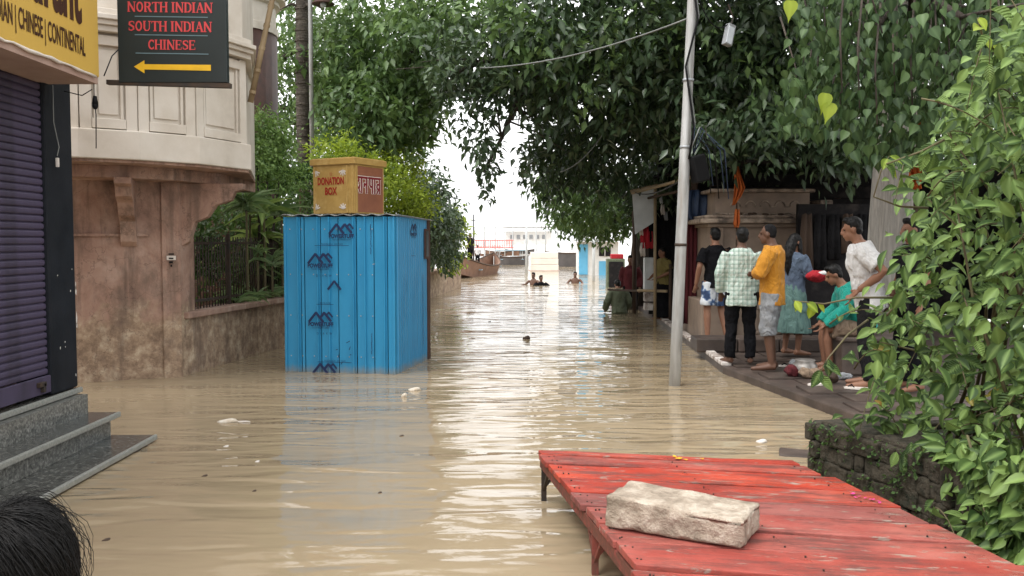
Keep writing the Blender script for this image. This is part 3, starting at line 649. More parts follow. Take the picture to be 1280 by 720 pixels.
for y in (-.045, CD + .04):
    for i in range(nx + 1):
        x = -CW - .03 + (CW + .09) * i / nx; rf.v.append((x, y, CH + .025 + .010 * math.sin(i * .84) + (.0 if y < 0 else -.03)))
rf.f = [(i, i + 1, nx + 2 + i, nx + 1 + i) for i in range(nx)]
ro = rf.build('roof_sheet', MT['zinc'], cab); sm_ = ro.modifiers.new('s', 'SOLIDIFY'); sm_.thickness = .006
for (x0, x1, y) in ((-CW + .02, -.02, -.003),):
    scr = MB()
    for z in (.75, 1.25, 1.75, 2.3):
        for k in range(9): scr.ell((-CW + .06 + k * .15, -.006, z), (.009, .006, .009), 6, 4)
    scr.build('screw_heads', MT['zinc'], cab)['kind'] = 'stuff'
# printed marks: mountain logo with two lines of lettering
CM = Matrix.Translation(cab.location) @ Matrix.Rotation(CY, 4, 'Z')
def face(x, z, side=False):
    if not side: return CM @ frame((x, -.0395, z + .55), (1, 0, 0), (0, 0, 1), (0, -1, 0))
    return CM @ frame((.0355, x, z + .55), (0, 1, 0), (0, 0, 1), (1, 0, 0))
LOGO = [(-.15, 0, -.06, .11, .030), (-.06, .11, .03, 0, .030), (-.005, .05, .045, .11, .030), (.045, .11, .13, .01, .030), (.07, .08, .105, .115, .022), (.105, .115, .15, .06, .022)]
def logo(x, z, s=1.0, side=False, word='POWERTUFF', full=True, cut=None):
    m = strokes(LOGO[:cut] if cut else LOGO, s)
    o = m.build('printed_logo', MT['navy_print']); o.parent = cab; o.matrix_basis = wm(cab).inverted() @ face(x, z, side)
    if full:
        text('printed_word', word, .066 * s, MT['navy_print'], cab, face(x, z - .034 * s, side), sx=.85, bold=.003)
        text('printed_word', 'TOUGH ROOFING SHEETS', .026 * s, MT['navy_print'], cab, face(x, z - .075 * s, side), sx=.75)
def cpx(px): return -CW + (px - 360) / 134 * CW
def cz(py): return 1.9 - (py - 271) / 197 * 1.9
logo(cpx(431), cz(292)); logo(cpx(404.5), cz(329)); logo(cpx(404.5), cz(403))
logo(cpx(409), cz(468), full=False); logo(cpx(427), cz(362), .9, full=False, cut=2)
for (px, py, wpx) in ((419, 307, 44), (410, 381, 22), (421, 454, 44)):
    rect('printed_line', wpx * .0099, .006, MT['navy_print'], cab, face(cpx(px), cz(py)))
    text('printed_word', '· MADE IN INDIA · 0.45 · MADE', .03, MT['navy_print'], cab, face(cpx(px), cz(py) + .016), sx=.7 * wpx / 44)
for (px, py) in ((409, 345), (409, 418)): text('printed_word', 'D  I  A  K  W', .04, MT['navy_print'], cab, face(cpx(px), cz(py)), sx=.9)
logo(.70, 1.72, .9, True); rect('printed_line', .16, .006, MT['navy_print'], cab, face(.68, 1.42, True))
for k in range(22): rect('printed_dash', .008, random.uniform(.015, .04), MT['navy_print'], cab, face(cpx(467) + random.uniform(-.004, .004), 1.8 - k * .028 - (.95 if k > 12 else 0)))
for k in range(26): rect('printed_dash', .012, random.uniform(.015, .035), MT['navy_print'], cab, face(1.12 + random.uniform(-.004, .004), 1.15 - k * .036, True))
for (px, py, a_) in ((438, 428, .5), (440, 436, 1.2), (441, 444, -.4), (424, 438, .3), (426, 446, 1.6), (470, 330, .2), (430, 455, .9)):
    o = rect('scuff', random.uniform(.02, .06), .009, MT['navy_print'] if px < 460 else MT['zinc'], cab, face(cpx(px), cz(py)) @ Matrix.Rotation(a_, 4, 'Z'))
# donation box
dl = at(443, 268, 10.78); DBY = R(-29)
db = thing('donation_box', 'gold painted tin donation box with red lettering on top of the blue cabin', 'donation box', (dl.x, dl.y, 1.945), DBY)
BW, BD, BH = .66, .60, .66      # front: local x -BW..0 at y=0 ; right side: y 0..BD at x=0
MB().box((-BW / 2, BD / 2, BH / 2), (BW - .004, BD - .004, BH)).build('body', MT['gold'], db, bevel=.008)
MB().box((.001, BD / 2, BH / 2 - .03), (.004, BD - .07, BH - .10)).build('side_plate', MT['gold_brown'], db)
MB().box((-BW / 2, BD / 2, BH - .02), (BW + .05, BD + .05, .075)).box((-BW / 2, BD / 2, BH + .022), (BW + .01, BD + .01, .012)).build('lid', MT['gold'], db, bevel=.008)
for x in (-BW + .03, -.03, -.11): MB().box((x, -.004, BH / 2 - .03), (.03, .012, BH - .07)).build('edge_strip', MT['gold'], db, bevel=.004)
MB().box((.008, .035, BH / 2 - .03), (.014, .04, BH - .07)).build('edge_strip', MT['gold'], db, bevel=.004)
DM = Matrix.Translation(db.location) @ Matrix.Rotation(DBY, 4, 'Z')
dfm = lambda x, z: DM @ frame((x, -.0055, z), (1, 0, 0), (0, 0, 1), (0, -1, 0))
dsm2 = lambda y, z: DM @ frame((.005, y, z), (0, 1, 0), (0, 0, 1), (1, 0, 0))
text('lettering', 'DONATION', .125, MT['crimson'], db, dfm(-BW / 2 - .035, .40), sx=.62, bold=.004)
text('lettering', 'BOX', .125, MT['crimson'], db, dfm(-BW / 2 - .035, .275), sx=.72, bold=.004)
text('lettering', '·|||·', .05, MT['crimson'], db, dfm(-BW / 2 - .03, .49))
for (x, z) in ((-.60, .06), (-.17, .06), (-.60, .53), (-.17, .53)):       # pale flower corners
    m = MB()
    for k in range(5): a_ = R(20 + k * 35); strokes([(0, 0, math.cos(a_) * .9, math.sin(a_) * .9 * (1 if z < .3 else -1), .22)], .07, mb=m)
    o = m.build('corner_flower', MT['off_white']); o.parent = db; o.matrix_basis = wm(db).inverted() @ dfm(x, z)
DEV = []         # the two Hindi words, drawn as strokes under one head-line
def dv(x, st): DEV.extend([(x + a, b, x + c, d, .13) for a, b, c, d in st])
dv(0, [(-.1, 1, .62, 1), (.3, 1, .3, .8), (.3, .8, .1, .72), (.1, .72, .06, .5), (.06, .5, .22, .36), (.22, .36, .4, .42), (.4, .42, .44, .56), (.3, .38, .5, .12), (.75, 1, .75, .1), (.5, 1, .95, 1)])
dv(1.0, [(-.1, 1, .7, 1), (.55, 1, .55, .1), (.55, .62, .3, .6), (.3, .6, .18, .66), (.18, .66, .16, .52), (.16, .52, .28, .5)])
dv(1.95, [(-.1, 1, 1.15, 1), (.12, 1, .12, .6), (.12, .6, .3, .48), (.3, .48, .55, .52), (.55, 1, .55, .1), (.92, 1, .92, .1)])
dv(3.15, [(-.15, 1, .75, 1), (.55, 1, .55, .1), (.55, .66, .2, .66), (.2, .66, .08, .5), (.08, .5, .2, .38), (.55, .5, .1, .14)])
hD = .21
for w_, m_, z_ in ((.075, MT['off_white'], 0), (0, MT['maroon'], .0012)):
    m = strokes([(a * .58, b, c * .58, d, e + w_) for a, b, c, d, e in DEV], hD, z=z_)
    o = m.build('lettering', m_); o.parent = db; o.matrix_basis = wm(db).inverted() @ dsm2(.045, .235)

# ---------------------------------------------------------------- lamp pole with cables, box and floodlight
pb = gr(843, 482); px_top = at(864, -60, pb.y + .05)
lp = thing('utility_pole', 'silver painted steel pole rising from the flooded lane, slightly leaning', 'pole', (pb.x, pb.y, -.55))
top = Vector((pb.x + (px_top.x - pb.x) * 1.45, pb.y + .05, CAMZ + (px_top.z - CAMZ) * 1.3)); bot = Vector((pb.x - .02, pb.y, -.6))
def onpole(z): k = (z - bot.z) / (top.z - bot.z); return bot.lerp(top, k)
wb(MB().tube([bot, onpole(.8), onpole(2.6), onpole(2.62), onpole(4.4), top], [.066, .064, .061, .056, .05, .042], 16), 'shaft', MT['pole'], lp, True)
for z in (1.55, 2.62, 3.35, 4.35): wb(MB().tube([onpole(z), onpole(z + .03)], .069 if z < 2.6 else .062, 16), 'clamp_band', MT['iron'] if z < 2 else MT['zinc'], lp, True)
eb = thing('junction_box', 'black junction box with a bunch of loose wires strapped to the pole', 'box', onpole(2.35) + Vector((.17, 0, 0)))
wb(MB().box(onpole(2.40) + Vector((.15, -.02, 0)), (.17, .15, .30), M=Matrix.Rotation(.3, 3, 'Z') @ Matrix.Rotation(-.25, 3, 'Y')), 'casing', MT['cable'], eb, bevel=.02)
cables = []
q = onpole(2.5)
for k in range(7):
    a_ = random.uniform(.1, .35)
    cable('wire', [q + Vector((.08, -.06, .05)), q + Vector((a_ * .6, -.08, .28 + random.uniform(-.05, .1))), q + Vector((a_ + .1, -.06, .1)), q + Vector((a_ + .16, -.02, -.25 - random.uniform(0, .2)))], .006, MT['cable'] if k % 3 else MT['tarp_blue'], eb)
cable('wire', [q + Vector((.05, -.07, .1)), q + Vector((.14, -.1, .34)), q + Vector((.2, -.1, .36)), q + Vector((.22, -.08, .25))], .007, MT['pale_cable'], eb)
sp_ = [onpole(2.5) + Vector((.03, -.08, 0)), onpole(2.85) + Vector((.07, -.07, 0)), onpole(3.1) + Vector((.02, -.09, 0)), onpole(3.5) + Vector((-.05, -.075, 0)), onpole(4.0) + Vector((.06, -.07, 0)), onpole(4.4) + Vector((-.01, -.07, 0)), onpole(5.0) + Vector((.05, -.06, 0))]
cable('cable', sp_, .012, MT['cable'], lp); cable('cable', [p + Vector((.02, .03, .05)) for p in sp_], .008, MT['pale_cable'], lp)
fl = thing('floodlight', 'small grey floodlight hanging from a wire beside the pole', 'lamp', at(911, 42, 9.9))
p = at(911, 44, 9.9); MF = Matrix.Rotation(.5, 3, 'Z') @ Matrix.Rotation(.25, 3, 'Y')
wb(MB().box(p, (.10, .07, .24), M=MF), 'housing', MT['lamp_grey'], fl, bevel=.008)
wb(MB().box(p + MF @ Vector((-.01, -.0385, -.01)), (.08, .006, .19), M=MF), 'lens', MT['lens'], fl)
wb(MB().tube([p + Vector((.02, .03, .1)), p + Vector((.06, .05, .2)), p + Vector((.0, .05, .35))], .008, 6), 'bracket', MT['iron'], fl)
def span(name, label, a, b, sag, r=.007, m='cable'):
    a, b = Vector(a), Vector(b); pts = [a.lerp(b, k / 14) - Vector((0, 0, sag * 4 * (k / 14) * (1 - k / 14))) for k in range(15)]
    return tag(MB().tube(pts, r, 5).build(name, MT[m], smooth=True), label, 'cable')
span('overhead_cable', 'thin grey cable sagging from the silver pole across the lane towards the trees', onpole(4.05), at(600, 85, 13), .12, .010, 'pale_cable')
span('overhead_cable', 'taut grey cable from the pole top running right past the floodlight', onpole(4.95), at(1290, 118, 8.5), .12, .009, 'pale_cable')
span('overhead_cable', 'black cable looping from the pole over the small floodlight', onpole(4.3) + Vector((.05, 0, 0)), at(912, 28, 9.9), .18, .007, 'cable')
span('overhead_cable', 'dark slack cable crossing in front of the dark tree crown', at(700, 215, 15), at(780, 120, 15), .25, .010, 'pale_cable')
span('overhead_cable', 'low wire hanging between the junction box and the tin sheet stall', onpole(2.3), at(792, 240, 17), .1, .009)

# ---------------------------------------------------------------- shrine, shed, stall
shr = thing('cream_shrine', 'small cream plastered shrine with stained cornices and arched frieze', 'shrine', (3.88, 13.9, PZ))
SW_ = 1.66; sx0 = -.83
MB().box((0, .5, .30), (1.95, 1.9, .62)).build('plinth', MT['shrine'], shr, bevel=.02)
MB().box((0, .52, 1.16), (SW_, 1.7, 1.16)).build('body', MT['shrine'], shr, bevel=.01)
for x in (-.72, .72): MB().box((x, -.345, 1.16), (.17, .06, 1.15)).build('pilaster', MT['shrine'], shr, bevel=.008)
for x in (-.5, -.17, .17, .5):
    m = MB()
    for p_ in range(7): a_ = math.pi * p_ / 6; 
    m.box((x, -.46, .30), (.10, .06, .34)).box((x, -.46, .5), (.16, .07, .05)).box((x, -.46, .12), (.15, .07, .05)); m.build('baluster', MT['shrine'], shr, bevel=.01)
MB().box((0, .5, 1.76), (SW_ + .10, 1.84, .05)).build('moulding', MT['shrine'], shr, bevel=.008)
MB().box((0, .48, 1.825), (SW_ + .34, 2.0, .075)).build('cornice', MT['shrine_dark'], shr, bevel=.02)
MB().box((0, .48, 1.89), (SW_ + .22, 1.9, .05)).build('cornice', MT['shrine_dark'], shr, bevel=.02)
MB().box((-.0, .55, 2.09), (1.46, 1.55, .36)).build('frieze', MT['shrine'], shr, bevel=.008)
for k in range(5):
    x = -.42 + k * .23; m = MB()
    p_ = [(x + .075 * math.cos(math.pi * i / 8), -.232, 2.05 + .085 * math.sin(math.pi * i / 8)) for i in range(9)]
    m.tube(p_, .012, 6); m.build('frieze_arch', MT['shrine_dark'], shr, True)
    MB().bar((x + .085, -.232, 2.047), (x + .145, -.232, 2.047), .016).build('frieze_link', MT['shrine_dark'], shr)
MB().box((-.02, .55, 2.295), (1.62, 1.72, .055)).build('top_slab', MT['shrine_dark'], shr, bevel=.015)
MB().box((.95, .35, 1.9), (.2, 1.4, .5)).build('side_block', MT['shrine_dark'], shr, bevel=.02)
for k in range(26):
    m = MB(); a_ = random.random() * 6; m.ell((random.uniform(-.85, .85), random.uniform(-.4, -.25), 1.93), (random.uniform(.03, .08), .05, random.uniform(.012, .035)), 7, 5, Matrix.Rotation(a_, 3, 'Z')); m.build('litter', MT['shrine_dark'] if k % 3 else MT['wood'], shr)
fp = at(921, 272, 13.3); ft = at(921, 196, 13.3)
fg = thing('saffron_flag', 'limp saffron flag on a thin pole in front of the shrine', 'flag', (fp.x, 13.3, PZ))
wb(MB().tube([(fp.x + .02, 13.3, PZ), (fp.x, 13.3, 1.7), (ft.x, 13.3, ft.z)], .012, 6), 'flag_pole', MT['wood'], fg, True)
def drape(cxs, halfw, Y, folds=3, amp=.03, n=16, name='cloth', m=None, root=None):
    mb = MB(); rows = len(cxs)
    for j, ((x, z), hw) in enumerate(zip(cxs, halfw)):
        for i in range(n + 1):
            u = i / n * 2 - 1; mb.v.append((x + u * hw, Y + amp * math.sin(u * folds * math.pi + j * .5), z - .01 * math.sin(u * 5)))
    for j in range(rows - 1):
        for i in range(n): a_ = j * (n + 1) + i; mb.f.append((a_, a_ + 1, a_ + n + 2, a_ + n + 1))
    o = wb(mb, name, m, root, True); q_ = o.modifiers.new('s', 'SOLIDIFY'); q_.thickness = .006; return o
fpts = [at(919, 200, 13.28), at(922, 220, 13.28), at(924, 235, 13.28), at(921, 246, 13.28), at(917, 256, 13.28)]
drape([(p.x, p.z) for p in fpts], [.02, .045, .085, .06, .02], 13.28, 3, .04, m=MT['saffron'], root=fg)
drape([(at(921, y, 13.28).x, at(921, y, 13.28).z) for y in (262, 270, 278, 284)], [.03, .04, .05, .03], 13.27, 2, .03, m=MT['saffron'], root=fg)
# shed behind: open front, dark sheet roof, timber posts
sd_ = thing('dark_shed', 'long dark shed with weathered sheet roof behind the shrine', 'shed', (5.2, 16.5, PZ))
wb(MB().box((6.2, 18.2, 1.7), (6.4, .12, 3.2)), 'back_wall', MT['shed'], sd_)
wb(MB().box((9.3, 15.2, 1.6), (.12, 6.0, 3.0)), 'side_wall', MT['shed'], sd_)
p0, p1 = at(888, 203, 15.6), at(1046, 198, 15.6)
shm = MB()
for k in range(7):
    x0 = p0.x - .1 + k * .84; wb(MB().bar((x0, 15.55, p0.z - .02 + random.uniform(-.01, .01)), (x0, 18.5, p0.z + .25), .86, .03), 'roof_sheet', MT['shed'], sd_)
for k in range(3): wb(MB().bar((p0.x + .0, 15.62 , p0.z - .30 - k * .22), (p0.x + 3.2, 15.62, p0.z - .30 - k * .22), .03, .20, up=(0, 0, 1)), 'fascia_board', MT['shed'], sd_)
for x in (p0.x + .1, p0.x + 2.3, 7.2): wb(MB().tube([(x, 15.8, PZ), (x + .03, 15.8, 3.0)], .06, 8), 'post', MT['wood'], sd_, True)
pr0, pr1 = at(1046, 196, 12.6), at(1092, 226, 12.2)
wb(MB().bar(pr0, pr1, .06, .08), 'rafter', MT['shed'], sd_)
for k in range(3): wb(MB().bar((3.9 + k * 1.3, 12.3, 2.72), (3.9 + k * 1.3, 15.5, 2.95), 1.28, .03), 'roof_sheet', MT['shed'], sd_)
# dim inner wall with hanging goods behind the bathers
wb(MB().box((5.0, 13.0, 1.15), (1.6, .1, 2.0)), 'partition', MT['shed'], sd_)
for k in range(7): 
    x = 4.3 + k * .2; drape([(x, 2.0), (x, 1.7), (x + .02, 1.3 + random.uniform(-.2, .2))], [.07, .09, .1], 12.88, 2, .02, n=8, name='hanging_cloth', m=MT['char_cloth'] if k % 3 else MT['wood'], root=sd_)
# stall by the water's edge
st = thing('bamboo_stall', 'shaded bamboo stall with hanging tin sheet at the edge of the water', 'stall', (3.1, 17.2, PZ))
def post(px, y0, y1, Y, r=.035, m='wood'):
    a_, b_ = at(px, y0, Y), at(px, y1, Y); wb(MB().tube([(a_.x, Y, -.3), (b_.x, Y, b_.z)], r, 8), 'post', MT[m], st, True)
post(819, 390, 232, 16.6, .03, 'bamboo'); post(793, 385, 238, 19.5, .05); post(868, 420, 215, 14.6, .06); post(833, 385, 226, 19.5, .05); post(838, 385, 330, 16.7, .03)
ts = [at(790, 238, 16.9), at(819, 233, 16.9), at(819, 277, 16.9), at(794, 293, 16.9)]
m = MB().add([p for p in ts] + [p + Vector((0, .02, 0)) for p in ts], [(3, 2, 1, 0), (4, 5, 6, 7), (0, 1, 5, 4), (1, 2, 6, 5), (2, 3, 7, 6), (3, 0, 4, 7)])
wb(m, 'tin_sheet', MT['tin'], st)
m = MB(); cuts = [at(788, 239, 16.86), at(822, 231, 16.86)]; wb(MB().bar(cuts[0], cuts[1], .05, .04), 'sheet_batten', MT['bamboo'], st)
wb(MB().tube([at(790, 241, 16.8), at(826, 232, 15.5), at(862, 222, 14.0)], .03, 8), 'beam', MT['bamboo'], st, True)
wb(MB().tube([at(800, 250, 17.5), at(862, 236, 14.5)], .025, 8), 'beam', MT['wood'], st, True)
for k in range(5):
    a_ = Vector((2.85 + .0, 14.6 + k * 1.05, 2.75 + .05 * k)); wb(MB().bar(a_, a_ + Vector((3.2, .05, .35)), 1.08, .025), 'roof_sheet', MT['shed'], st)
drape([(at(875, y, 14.3).x, at(875, y, 14.3).z) for y in (238, 252, 266, 276)], [.25, .28, .26, .15], 14.3, 4, .07, m=MT['tarp_blue'], name='blue_tarp', root=st)
drape([(at(861, y, 14.5).x, at(861, y, 14.5).z) for y in (262, 300, 340, 380, 405)], [.16, .18, .17, .18, .17], 14.5, 5, .04, m=MT['curtain'], name='curtain', root=st)
drape([(at(845, y, 17.9).x, at(845, y, 17.9).z) for y in (250, 300, 350, 392)], [.55, .55, .55, .55], 17.9, 6, .05, m=MT['char_cloth'], name='back_cloth', root=st)
wb(MB().bar(at(797, 363, 17.0), at(834, 364, 16.5), .05, .05), 'rail', MT['bamboo'], st, bevel=.01)
wb(MB().bar(at(760, 362, 18.6), at(800, 364, 17.0), .04, .04), 'rail', MT['wood'], st, bevel=.01)
for (y0, y1, mm) in ((322, 362, 'tin'), (366, 377, 'kerb_paint'), (379, 388, 'kerb_paint')):
    a_, b_ = at(806, y0, 17.2), at(820, y1, 17.2); wb(MB().box(((a_.x + b_.x) / 2, 17.3, (a_.z + b_.z) / 2), (b_.x - a_.x, .2, a_.z - b_.z)), 'counter_board', MT[mm], st, bevel=.01)
for k, (px, py, mm, s_) in enumerate(((806, 297, 'red_cloth', .13), (801, 288, 'off_white', .06), (812, 300, 'red_cloth', .1), (803, 312, 'off_white', .08), (815, 290, 'black_cloth', .12), (828, 262, 'off_white', .06), (832, 270, 'lamp_grey', .05), (826, 250, 'lens', .04))):
    p = at(px, py, 17.1); drape([(p.x, p.z + s_ * 1.6), (p.x, p.z), (p.x + .02, p.z - s_ * 1.6)], [s_ * .5, s_ * .7, s_ * .6], 17.1, 2, .03, n=8, name='hung_garment', m=MT[mm], root=st)
# ---------------------------------------------------------------- red plank table, stone block
TZ = .30
A0 = gr(672, 563, TZ); D1 = (gr(800, 718, TZ) - A0).normalized(); D2 = (gr(985, 576, TZ) - A0).normalized()   # D1 towards camera, D2 along planks
tb = thing('plank_table', 'low wooden table of worn red planks on rusty legs standing in the flood', 'table', (A0.x + .8, A0.y - 1.4, -.55))
u = 0.0; widths = [.115, .21, .30, .29, .25, .27, .26, .30, .25, .28, .26, .27]
for i, wd in enumerate(widths):
    a = A0 + D1 * (u + .006); L = 1.53 + random.uniform(-.02, .05) + (.0 if i < 2 else .06)
    st0 = random.uniform(-.015, .015); e0 = a + D2 * st0; n = 8; m = MB(); th = .035
    dz = random.uniform(-.008, .008)
    for j in range(n + 1):
        p = e0 + D2 * (L * j / n); wob = .004 * math.sin(j * 1.9 + i)
        for (q, z) in ((0, 0), (wd - .022, 0), (wd - .022, -th), (0, -th)):
            m.v.append(tuple(p + D1 * (q + (wob if q else -wob)) + Vector((0, 0, z + dz + .003 * math.sin(j * .9 + i * 2.1)))))
    for j in range(n):
        for k in range(4): m.f.append((j * 4 + k, j * 4 + (k + 1) % 4, j * 4 + 4 + (k + 1) % 4, j * 4 + 4 + k))
    m.f += [(3, 2, 1, 0), (n * 4, n * 4 + 1, n * 4 + 2, n * 4 + 3)]
    if wd > .15:
        nl = MB()
        for bb_ in (.04, .06, .76, 1.46):
            for q_ in (.25, .75): c_ = A0 + D1 * (u + wd * q_ + random.uniform(-.01, .01)) + D2 * (bb_ + random.uniform(-.01, .01)); nl.tube([c_ + Vector((0, 0, dz - .002)), c_ + Vector((0, 0, dz + .0055))], .0042, 7)
        wb(nl, 'nail_heads', MT['iron'], tb)['kind'] = 'stuff'
    o = m.build('plank', MT['redplank'])
    # give every plank its own grain: move the origin to its corner
    for v in o.data.vertices: v.co = o.data.vertices[0].co.lerp(v.co, 1)
    org = Vector(e0); rotz = math.atan2(D2.y, D2.x); MI = (Matrix.Translation(org) @ Matrix.Rotation(rotz, 4, 'Z'))
    o.data.transform(MI.inverted()); o.parent = tb; o.matrix_basis = wm(tb).inverted() @ MI
    b_ = o.modifiers.new('b', 'BEVEL'); b_.width = .005; b_.segments = 2
    u += wd
Ltot = u
dn = Vector((0, 0, 1))
def tp(a, b, z=0): return A0 + D1 * a + D2 * b + dn * z
for b_ in (.03, 1.50): wb(MB().bar(tp(.01, b_, -.07), tp(Ltot, b_, -.07), .035, .06), 'side_rail', MT['rust'], tb)
for a_ in (.04, 1.2, 2.5): wb(MB().bar(tp(a_, .02, -.067), tp(a_, 1.5, -.067), .035, .055), 'cross_rail', MT['rust'], tb)
for a_ in (.05, 1.28, 2.55):
    for b_ in (.03, 1.48):
        wb(MB().bar(tp(a_, b_, -.04), tp(a_, b_, -.86), .032, .032), 'leg', MT['rust'] if a_ > .1 else MT['iron'], tb)
        wb(MB().bar(tp(a_, b_, -.24), tp(a_ + .16, b_, -.06), .018, .018), 'brace', MT['rust'] if a_ > .1 else MT['iron'], tb)
        s_ = 1 if b_ < 1 else -1
        wb(MB().bar(tp(a_, b_, -.22), tp(a_, b_ + .13 * s_, -.06), .018, .018), 'brace', MT['rust'] if a_ > .1 else MT['iron'], tb)
        if a_ > .1: wb(MB().bar(tp(a_, b_, -.24), tp(a_ - .14, b_, -.06), .018, .018), 'brace', MT['rust'], tb)
# stone
def rough_block(L, Wd, H, seed):
    import bmesh
    bm = bmesh.new(); bmesh.ops.create_cube(bm, size=1)
    for v in bm.verts: v.co = Vector((v.co.x * L, v.co.y * Wd, v.co.z * H))
    bmesh.ops.bevel(bm, geom=bm.edges[:], offset=.008, segments=1, affect='EDGES')
    bmesh.ops.subdivide_edges(bm, edges=bm.edges[:], cuts=9, use_grid_fill=True)
    from mathutils import noise as N
    for v in bm.verts:
        q = v.co * 5 + Vector((seed, 0, 0)); d = N.noise_vector(q) * .007 + N.noise_vector(q * 3.1) * .007 + N.noise_vector(q * 9) * .005
        v.co += d
        if v.co.z > H * .3: v.co.z -= .02 * (v.co.x / L + .5)
    me = bpy.data.meshes.new('stone_block'); bm.to_mesh(me); bm.free(); me.materials.append(MT['stone'])
    me.polygons.foreach_set('use_smooth', [True] * len(me.polygons)); return me
q0, q1 = gr(757, 661, TZ), gr(926, 690, TZ); ang = math.atan2(q1.y - q0.y, q1.x - q0.x); mid = (q0 + q1) / 2
sb = bpy.data.objects.new('stone_block', rough_block((q1 - q0).length + .01, .30, .14, 3)); COL.objects.link(sb)
nrm2 = Vector((-math.sin(ang), math.cos(ang), 0)); sb.location = mid + nrm2 * .155 + Vector((0, 0, .08)); sb.rotation_euler = (0, 0, ang)
tag(sb, 'rough pale dressed stone block lying on the red table', 'stone')
# petals on the table
def scatter(name, label, cat, spots, m, size, group=None):
    for (px, py) in spots:
        p = gr(px, py, TZ + .006); mb = MB(); n = 7; a0 = random.random() * 6; s_ = size * random.uniform(.6, 1.2)
        mb.v = [(0, 0, .004)] + [(math.cos(a0 + k * 6.283 / n) * s_ * random.uniform(.6, 1), math.sin(a0 + k * 6.283 / n) * s_ * random.uniform(.6, 1), random.uniform(0, .008)) for k in range(n)]
        mb.f = [(0, k + 1, (k + 1) % n + 1) for k in range(n)]
        tag(mb.build(name, m, loc=p), label, cat, group)
mp_ = mat('marigold_petal', (.75, .42, .02), rough=.8, bump=0); mk_ = mat('pink_petal', (.62, .05, .26), rough=.8, bump=0)
scatter('petal', 'yellow marigold petal at the far edge of the red table', 'petal', [(843, 571), (850, 573), (857, 575), (848, 574), (877, 574)], mp_, .018, 'yellow petals on the red table')
scatter('petal', 'pink petal on the red table beside the mossy wall', 'petal', [(1066, 618), (1074, 621), (1082, 623), (1090, 625), (1097, 627), (1070, 622), (1100, 629)], mk_, .014, 'pink petals on the red table')
# ---------------------------------------------------------------- mossy masonry wall on the right
mw = thing('mossy_wall', 'dark mossy stone retaining wall under the leafy vine', 'wall', (2.4, 4.8, -.55))
W0, W1, W2 = Vector((1.985, 5.62, 0)), Vector((2.30, 4.75, 0)), Vector((2.62, 2.2, 0))
core = MB().prism([(1.975, 5.60), (3.2, 5.64), (5.5, 5.64), (5.5, 2.2), (2.585, 2.2), (2.265, 4.745)], -.9, .40); wb(core, 'wall_core', MT['moss_wall'], mw)
def courses(a, b, z0, rows, hrow, seed):
    t_ = (b - a).normalized(); nn = Vector((t_.y, -t_.x, 0)) * -1
    if nn.x > 0 and abs(nn.x) > abs(nn.y): nn = -nn
    L = (b - a).length; M3 = Matrix((t_, nn, Vector((0, 0, 1)))).transposed()
    for r_ in range(rows):
        x = -.05 if r_ % 2 else -.01
        while x < L - .02:
            wd = min(random.choice([random.uniform(.07, .14), random.uniform(.14, .30)]), L - x + .02); c = a + t_ * (x + wd / 2) + nn * random.uniform(-.02, .008) + Vector((0, 0, z0 + r_ * hrow + hrow / 2 + random.uniform(-.006, .006)))
            o = wb(MB().box(c, (wd - .008, .16, hrow + random.uniform(-.006, .012)), M=M3 @ Matrix.Rotation(random.uniform(-.06, .06), 3, 'Y') @ Matrix.Rotation(random.uniform(-.05, .05), 3, 'Z')), 'masonry_stone', MT['moss_wall'], mw, bevel=.014); x += wd
courses(W0, W1, -.2, 6, .105, 1); courses(W1, W2, -.2, 6, .105, 2); courses(Vector((3.4, 5.62, 0)), Vector((1.99, 5.66, 0)), -.2, 6, .105, 3)
for k in range(6):
    a = W0.lerp(W1, k / 2) if k < 2 else W1.lerp(W2, (k - 2) / 4); b = W0.lerp(W1, (k + 1) / 2) if k < 2 else W1.lerp(W2, (k - 1) / 4)
    s_ = Vector((.17, .02, 0)); wb(MB().bar(a + s_ + Vector((0, 0, .435)), a.lerp(b, .975) + s_ + Vector((0, 0, .43 + random.uniform(-.01, .01))), .40, .06), 'coping_stone', MT['moss_wall'], mw, bevel=.02)
from mathutils import noise as NZ0
mvs, mfs = [], []
for k in range(900):             # moss and tiny ferns clinging to the wall face
    u_ = random.random() * 1.3; a_ = W0.lerp(W1, min(u_, 1)) if u_ < 1 else W1.lerp(W2, (u_ - 1) * 1.2); z_ = random.uniform(-.02, .47)
    if NZ0.noise(Vector((u_ * 5, z_ * 6, 0))) < -.05: continue
    p_ = a_ + Vector((-.085, -.03, z_)); s_ = random.uniform(.012, .035); d_ = Vector((random.uniform(-1, .2), random.uniform(-1, .3), random.uniform(-1, .6))).normalized() * s_; e_ = d_.cross(Vector((random.uniform(-1, 1), .5, 1))).normalized() * s_ * .45; n0 = len(mvs)
    mvs += [tuple(p_), tuple(p_ + d_ * .5 + e_), tuple(p_ + d_), tuple(p_ + d_ * .5 - e_)]; mfs += [(n0, n0 + 1, n0 + 2, n0 + 3)]
wb(MB().add(mvs, mfs), 'moss', MT['leaf_mid'], mw)['kind'] = 'stuff'
sp0 = gr(1003, 568)
tag(MB().box((0, 0, 0), (.34, .22, .05)).build('sunken_slab', MT['cement'], bevel=.02, loc=(sp0.x, sp0.y, -.012)), 'grey slab barely breaking the water by the mossy wall', 'slab').rotation_euler = (.05, .03, -.3)
